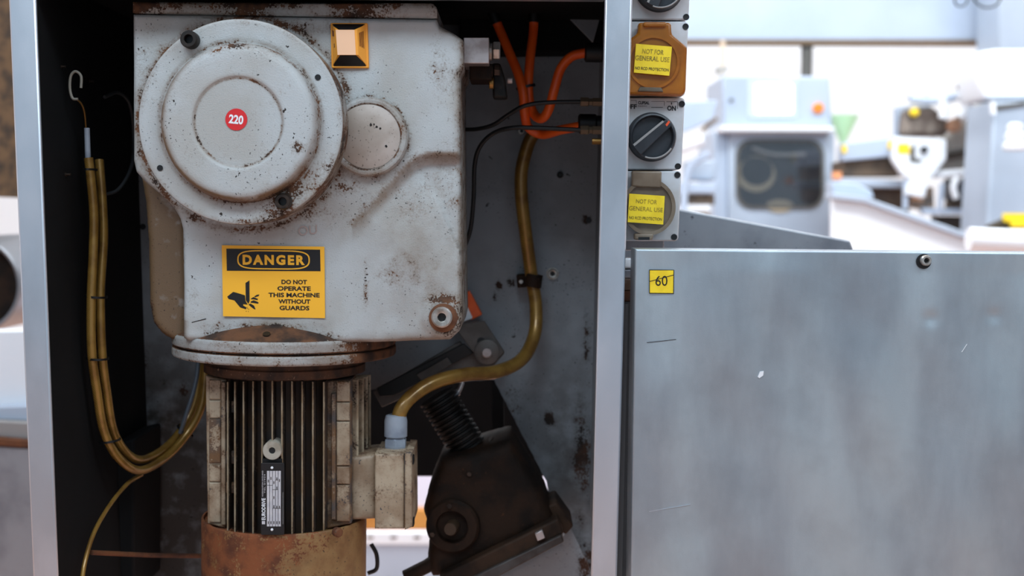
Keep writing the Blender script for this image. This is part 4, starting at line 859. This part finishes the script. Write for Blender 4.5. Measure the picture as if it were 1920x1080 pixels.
slab('leg', rect(1640, 420, 1662, 955), 4.15, .08, bgrey, cv); slab('dark_belt', [(1574, 350), (1705, 352), (1705, 440), (1574, 375)], 4.1, .2, bbrown, cv)
slab('white_bracket', [(1679, 256), (1775, 261), (1775, 298), (1758, 320), (1742, 338), (1734, 372), (1697, 364), (1706, 336), (1690, 326), (1673, 299)], 3.9, .04, bwhite, cv, bevel=.006); lathe('bracket_knob', at(1731, 281, 3.9), (0, -1, 0), [(.0145, 0), (.0145, .02)], black, cv, segs=20)
slab('bracket_recess', [(1706, 280), (1716, 268), (1716, 296), (1730, 300), (1724, 306), (1706, 304)], 3.898, .004, bpipe, cv)
slab('yellow_tag', rrect(1683, 269, 1706, 289, 4), 3.897, .004, byel, cv); slab('yellow_tag', rrect(1666, 264, 1676, 280, 3), 3.99, .01, byel, cv); slab('yellow_tag', rrect(1579, 272, 1588, 287, 3), 3.99, .01, byel, cv); slab('orange_tag', rect(1562, 322, 1578, 336), 4.0, .02, M('tag_orange', (240, 160, 110)), cv)
slab('motor_frame', [(1682, 200), (1745, 196), (1745, 256), (1682, 258)], 4.02, .06, bgrey, cv, bevel=.005); slab('drive_motor', [(1696, 205), (1750, 198), (1784, 230), (1776, 256), (1690, 254)], 3.96, .12, M('motor_brown', (84, 70, 62), .5, var=(140, 128, 118), vscale=14), cv, bevel=.02)
lathe('yellow_cap', at(1713, 211, 3.95), (0, -1, 0), [(.018, 0), (.018, .02), (.01, .03)], byel, cv, segs=20); lathe('motor_end', at(1786, 236, 3.93), (0, -1, 0), [(.03, 0), (.03, .03), (.02, .04)], M('copper_brown', (150, 112, 88), .4, .3), cv, segs=24)
tube('arm', [(1706, 186, 3.95), (1760, 188, 3.95), (1830, 172, 3.95)], 8, bsteel, cv); tube('arm', [(1765, 185, 3.9), (1772, 205, 3.9), (1768, 222, 3.9)], 9, bwhite, cv, curve=False); tube('arm', [(1800, 175, 3.9), (1815, 200, 3.9), (1800, 222, 3.9)], 10, bwhite, cv); tube('arm_dark', [(1700, 182, 3.98), (1722, 182, 3.98), (1742, 180, 3.98)], 2, bpipe, cv, curve=False)
tube('linkage', [(1800, 168, 3.95), (1812, 140, 3.95), (1826, 108, 3.95)], 9, bbrown, cv); tube('linkage', [(1808, 166, 3.9), (1826, 144, 3.9), (1838, 120, 3.9)], 6, bgrey, cv); lathe('dark_joint', at(1834, 143, 3.88), (0, -1, 0), [(.016, 0), (.016, .03)], bpipe, cv, segs=16)
slab('roller_cover', [(1776, 258), (1826, 196), (1866, 190), (1864, 276), (1776, 290)], 4.1, .15, M('cover_taupe', (160, 156, 150), .5, var=(140, 132, 122), vscale=4), cv, bevel=.02); slab('dark_rail', [(1776, 288), (1864, 275), (1864, 286), (1776, 300)], 4.08, .1, M('rail_dark', (70, 60, 52), .6), cv)
slab('mid_sheet', [(1760, 298), (1864, 286), (1864, 322), (1760, 326)], 4.12, .1, M('taupe2', (172, 168, 160), .5), cv); tube('white_rail', [(1750, 328, 3.95), (1800, 324, 3.95), (1866, 320, 3.95)], 7, bwhite, cv, curve=False)
tube('dark_roller', [(1774, 356, 4.0), (1810, 354, 4.0), (1860, 352, 4.0)], 22, M('roller_dark', (64, 66, 72), .35, .3), cv, curve=False); tube('handle', [(1796, 332, 3.9), (1788, 350, 3.9), (1793, 372, 3.9)], 6, bwhite, cv); tube('roller_brown', [(1774, 385, 4.0), (1810, 384, 4.0), (1860, 382, 4.0)], 9, bbrown, cv, curve=False)
slab('lower_beam', [(1730, 390), (1860, 392), (1860, 404), (1730, 402)], 3.95, .05, bsteel, cv, bevel=.004); slab('dark_base', [(1760, 404), (1862, 406), (1862, 470), (1760, 425)], 4.0, .1, M('base_dark', (50, 42, 36), .6), cv)
for P in ([(1698, 336), (1697, 392)], [(1766, 344), (1761, 402)]): tube('upright', [(P[0][0], P[0][1], 3.93), ((P[0][0] + P[1][0]) / 2, (P[0][1] + P[1][1]) / 2, 3.93), (P[1][0], P[1][1], 3.93)], 5, bsteel, cv, curve=False)
slab('inner_bits', [(1702, 366), (1750, 350), (1752, 398), (1702, 388)], 4.0, .05, M('bits', (150, 128, 110), .5, var=(90, 84, 80), vscale=20), cv); slab('copper_bit', rect(1716, 364, 1730, 376), 3.96, .03, M('copper', (230, 180, 140), .5), cv)
tag(slab('white_enclosure', [(1838, 96), (1866, 92), (1990, 92), (1990, 186), (1846, 186), (1832, 150)], 3.6, .24, bwhite, bevel=.015), 'white equipment enclosure at the right edge above the conveyor', 'enclosure')
cl = thing('steel_column', at(1900, 1000, 3.5), 'satin steel column at the right edge beside the conveyor', 'column'); slab('shaft', [(1864, 190), (1990, 188), (1990, 1000), (1850, 1000), (1850, 430)], 3.5, .3, bgrey, cl, bevel=.01); slab('dark_seam', [(1864, 198), (1925, 190), (1925, 197), (1866, 206)], 3.49, .02, bpipe, cl); slab('latch', [(1858, 190), (1866, 190), (1868, 214), (1860, 214)], 3.47, .02, bwhite, cl)
ins = thing('white_insulator', at(1903, 275, 3.3), 'stacked white round insulator at the right edge of the picture', 'insulator')
for k_, (y, r) in enumerate(((234, 14), (250, 18), (268, 22))): lathe('disc', at(1903, y + 5, 3.3), (0, 0, 1), [(r / 500 * .8, -.018), (r / 500, -.012), (r / 500, .006), (r / 500 * .7, .016)], bwhite, ins, segs=32)
yt = thing('tagged_lever', at(1892, 425, 3.1), 'dark lever with yellow tags just above the white roller', 'lever'); slab('lever', [(1854, 424), (1900, 404), (1990, 400), (1990, 428), (1860, 430)], 3.1, .05, M('lever_dark', (64, 52, 34), .5), yt, bevel=.004); slab('yellow_tag', rrect(1883, 400, 1930, 416, 3), 3.09, .02, byel, yt); slab('yellow_tag', rect(1896, 416, 1930, 426), 3.085, .02, byel, yt)
tag(tube('white_roller', [(1816, 448, 2.4), (1900, 452, 2.4), (2000, 456, 2.4)], 22, bwhite, None, curve=False, segs=32), 'thick white roller lying behind the guard at the right edge', 'roller')
tag(tube('wire_loop', [(1800, -30, 2.5), (1790, -4, 2.5), (1794, 10, 2.5), (1808, 10, 2.5), (1816, -6, 2.5), (1812, -30, 2.5)], 1.7, black, None), 'narrow dark wire loop hanging at the top right', 'wire')
tag(tube('wire_loop', [(1812, -30, 2.6), (1824, -4, 2.6), (1840, 12, 2.6), (1860, 13, 2.6), (1874, 2, 2.6), (1880, -30, 2.6)], 1.8, black, None), 'wide dark wire loop hanging at the top right', 'wire')

# ------------------------------------------------------------------ beyond the left post
tag(slab('brown_board', [(-80, -60), (60, -60), (60, 372), (-80, 366)], 1.6, .03, M('board_brown', (120, 90, 60), .6, var=(70, 54, 40), vscale=30)), 'mottled brown board showing left of the left post', 'board')
dr = thing('round_drum', at(-10, 620, 1.2), 'dark round steel drum sticking out left of the left post', 'drum')
od = at(-52, 535, 1.2); sdm = ppm(-52, 535, 1.2); lathe('shell', od, (0, -1, 0), [(r / sdm, h) for r, h in [(92, -.3), (92, 0), (89, .004), (84, 0), (82, -.25), (1, -.25)]], M('drum_steel', (130, 134, 140), .35, .6), dr, segs=64); lathe('dark_inside', od + Vector((0, .05, 0)), (0, -1, 0), [(82 / sdm, 0), (82 / sdm, .002)], darkrust, dr, segs=48)
lt = thing('white_table', at(0, 1100, 1.0), 'white table with a rusty front beam at the far left edge', 'table')
slab('table_panel', [(-80, 622), (90, 618), (90, 762), (-80, 768)], 1.05, .05, bwhite, lt, bevel=.004); slab('grey_edge', [(-80, 766), (90, 758), (90, 792), (-80, 784)], 1.02, .08, bgrey, lt, bevel=.004); slab('pale_beam', [(-80, 786), (90, 794), (90, 828), (-80, 812)], 1.0, .08, M('pale_beam', (150, 146, 144), .5, speck=.6), lt, bevel=.003); slab('rusty_beam', [(-80, 814), (90, 828), (90, 842), (-80, 832)], .99, .06, rusty, lt, bevel=.003); slab('lower_panel', [(-80, 832), (90, 842), (90, 1300), (-80, 1300)], 1.0, .08, steel2, lt, bevel=.003)
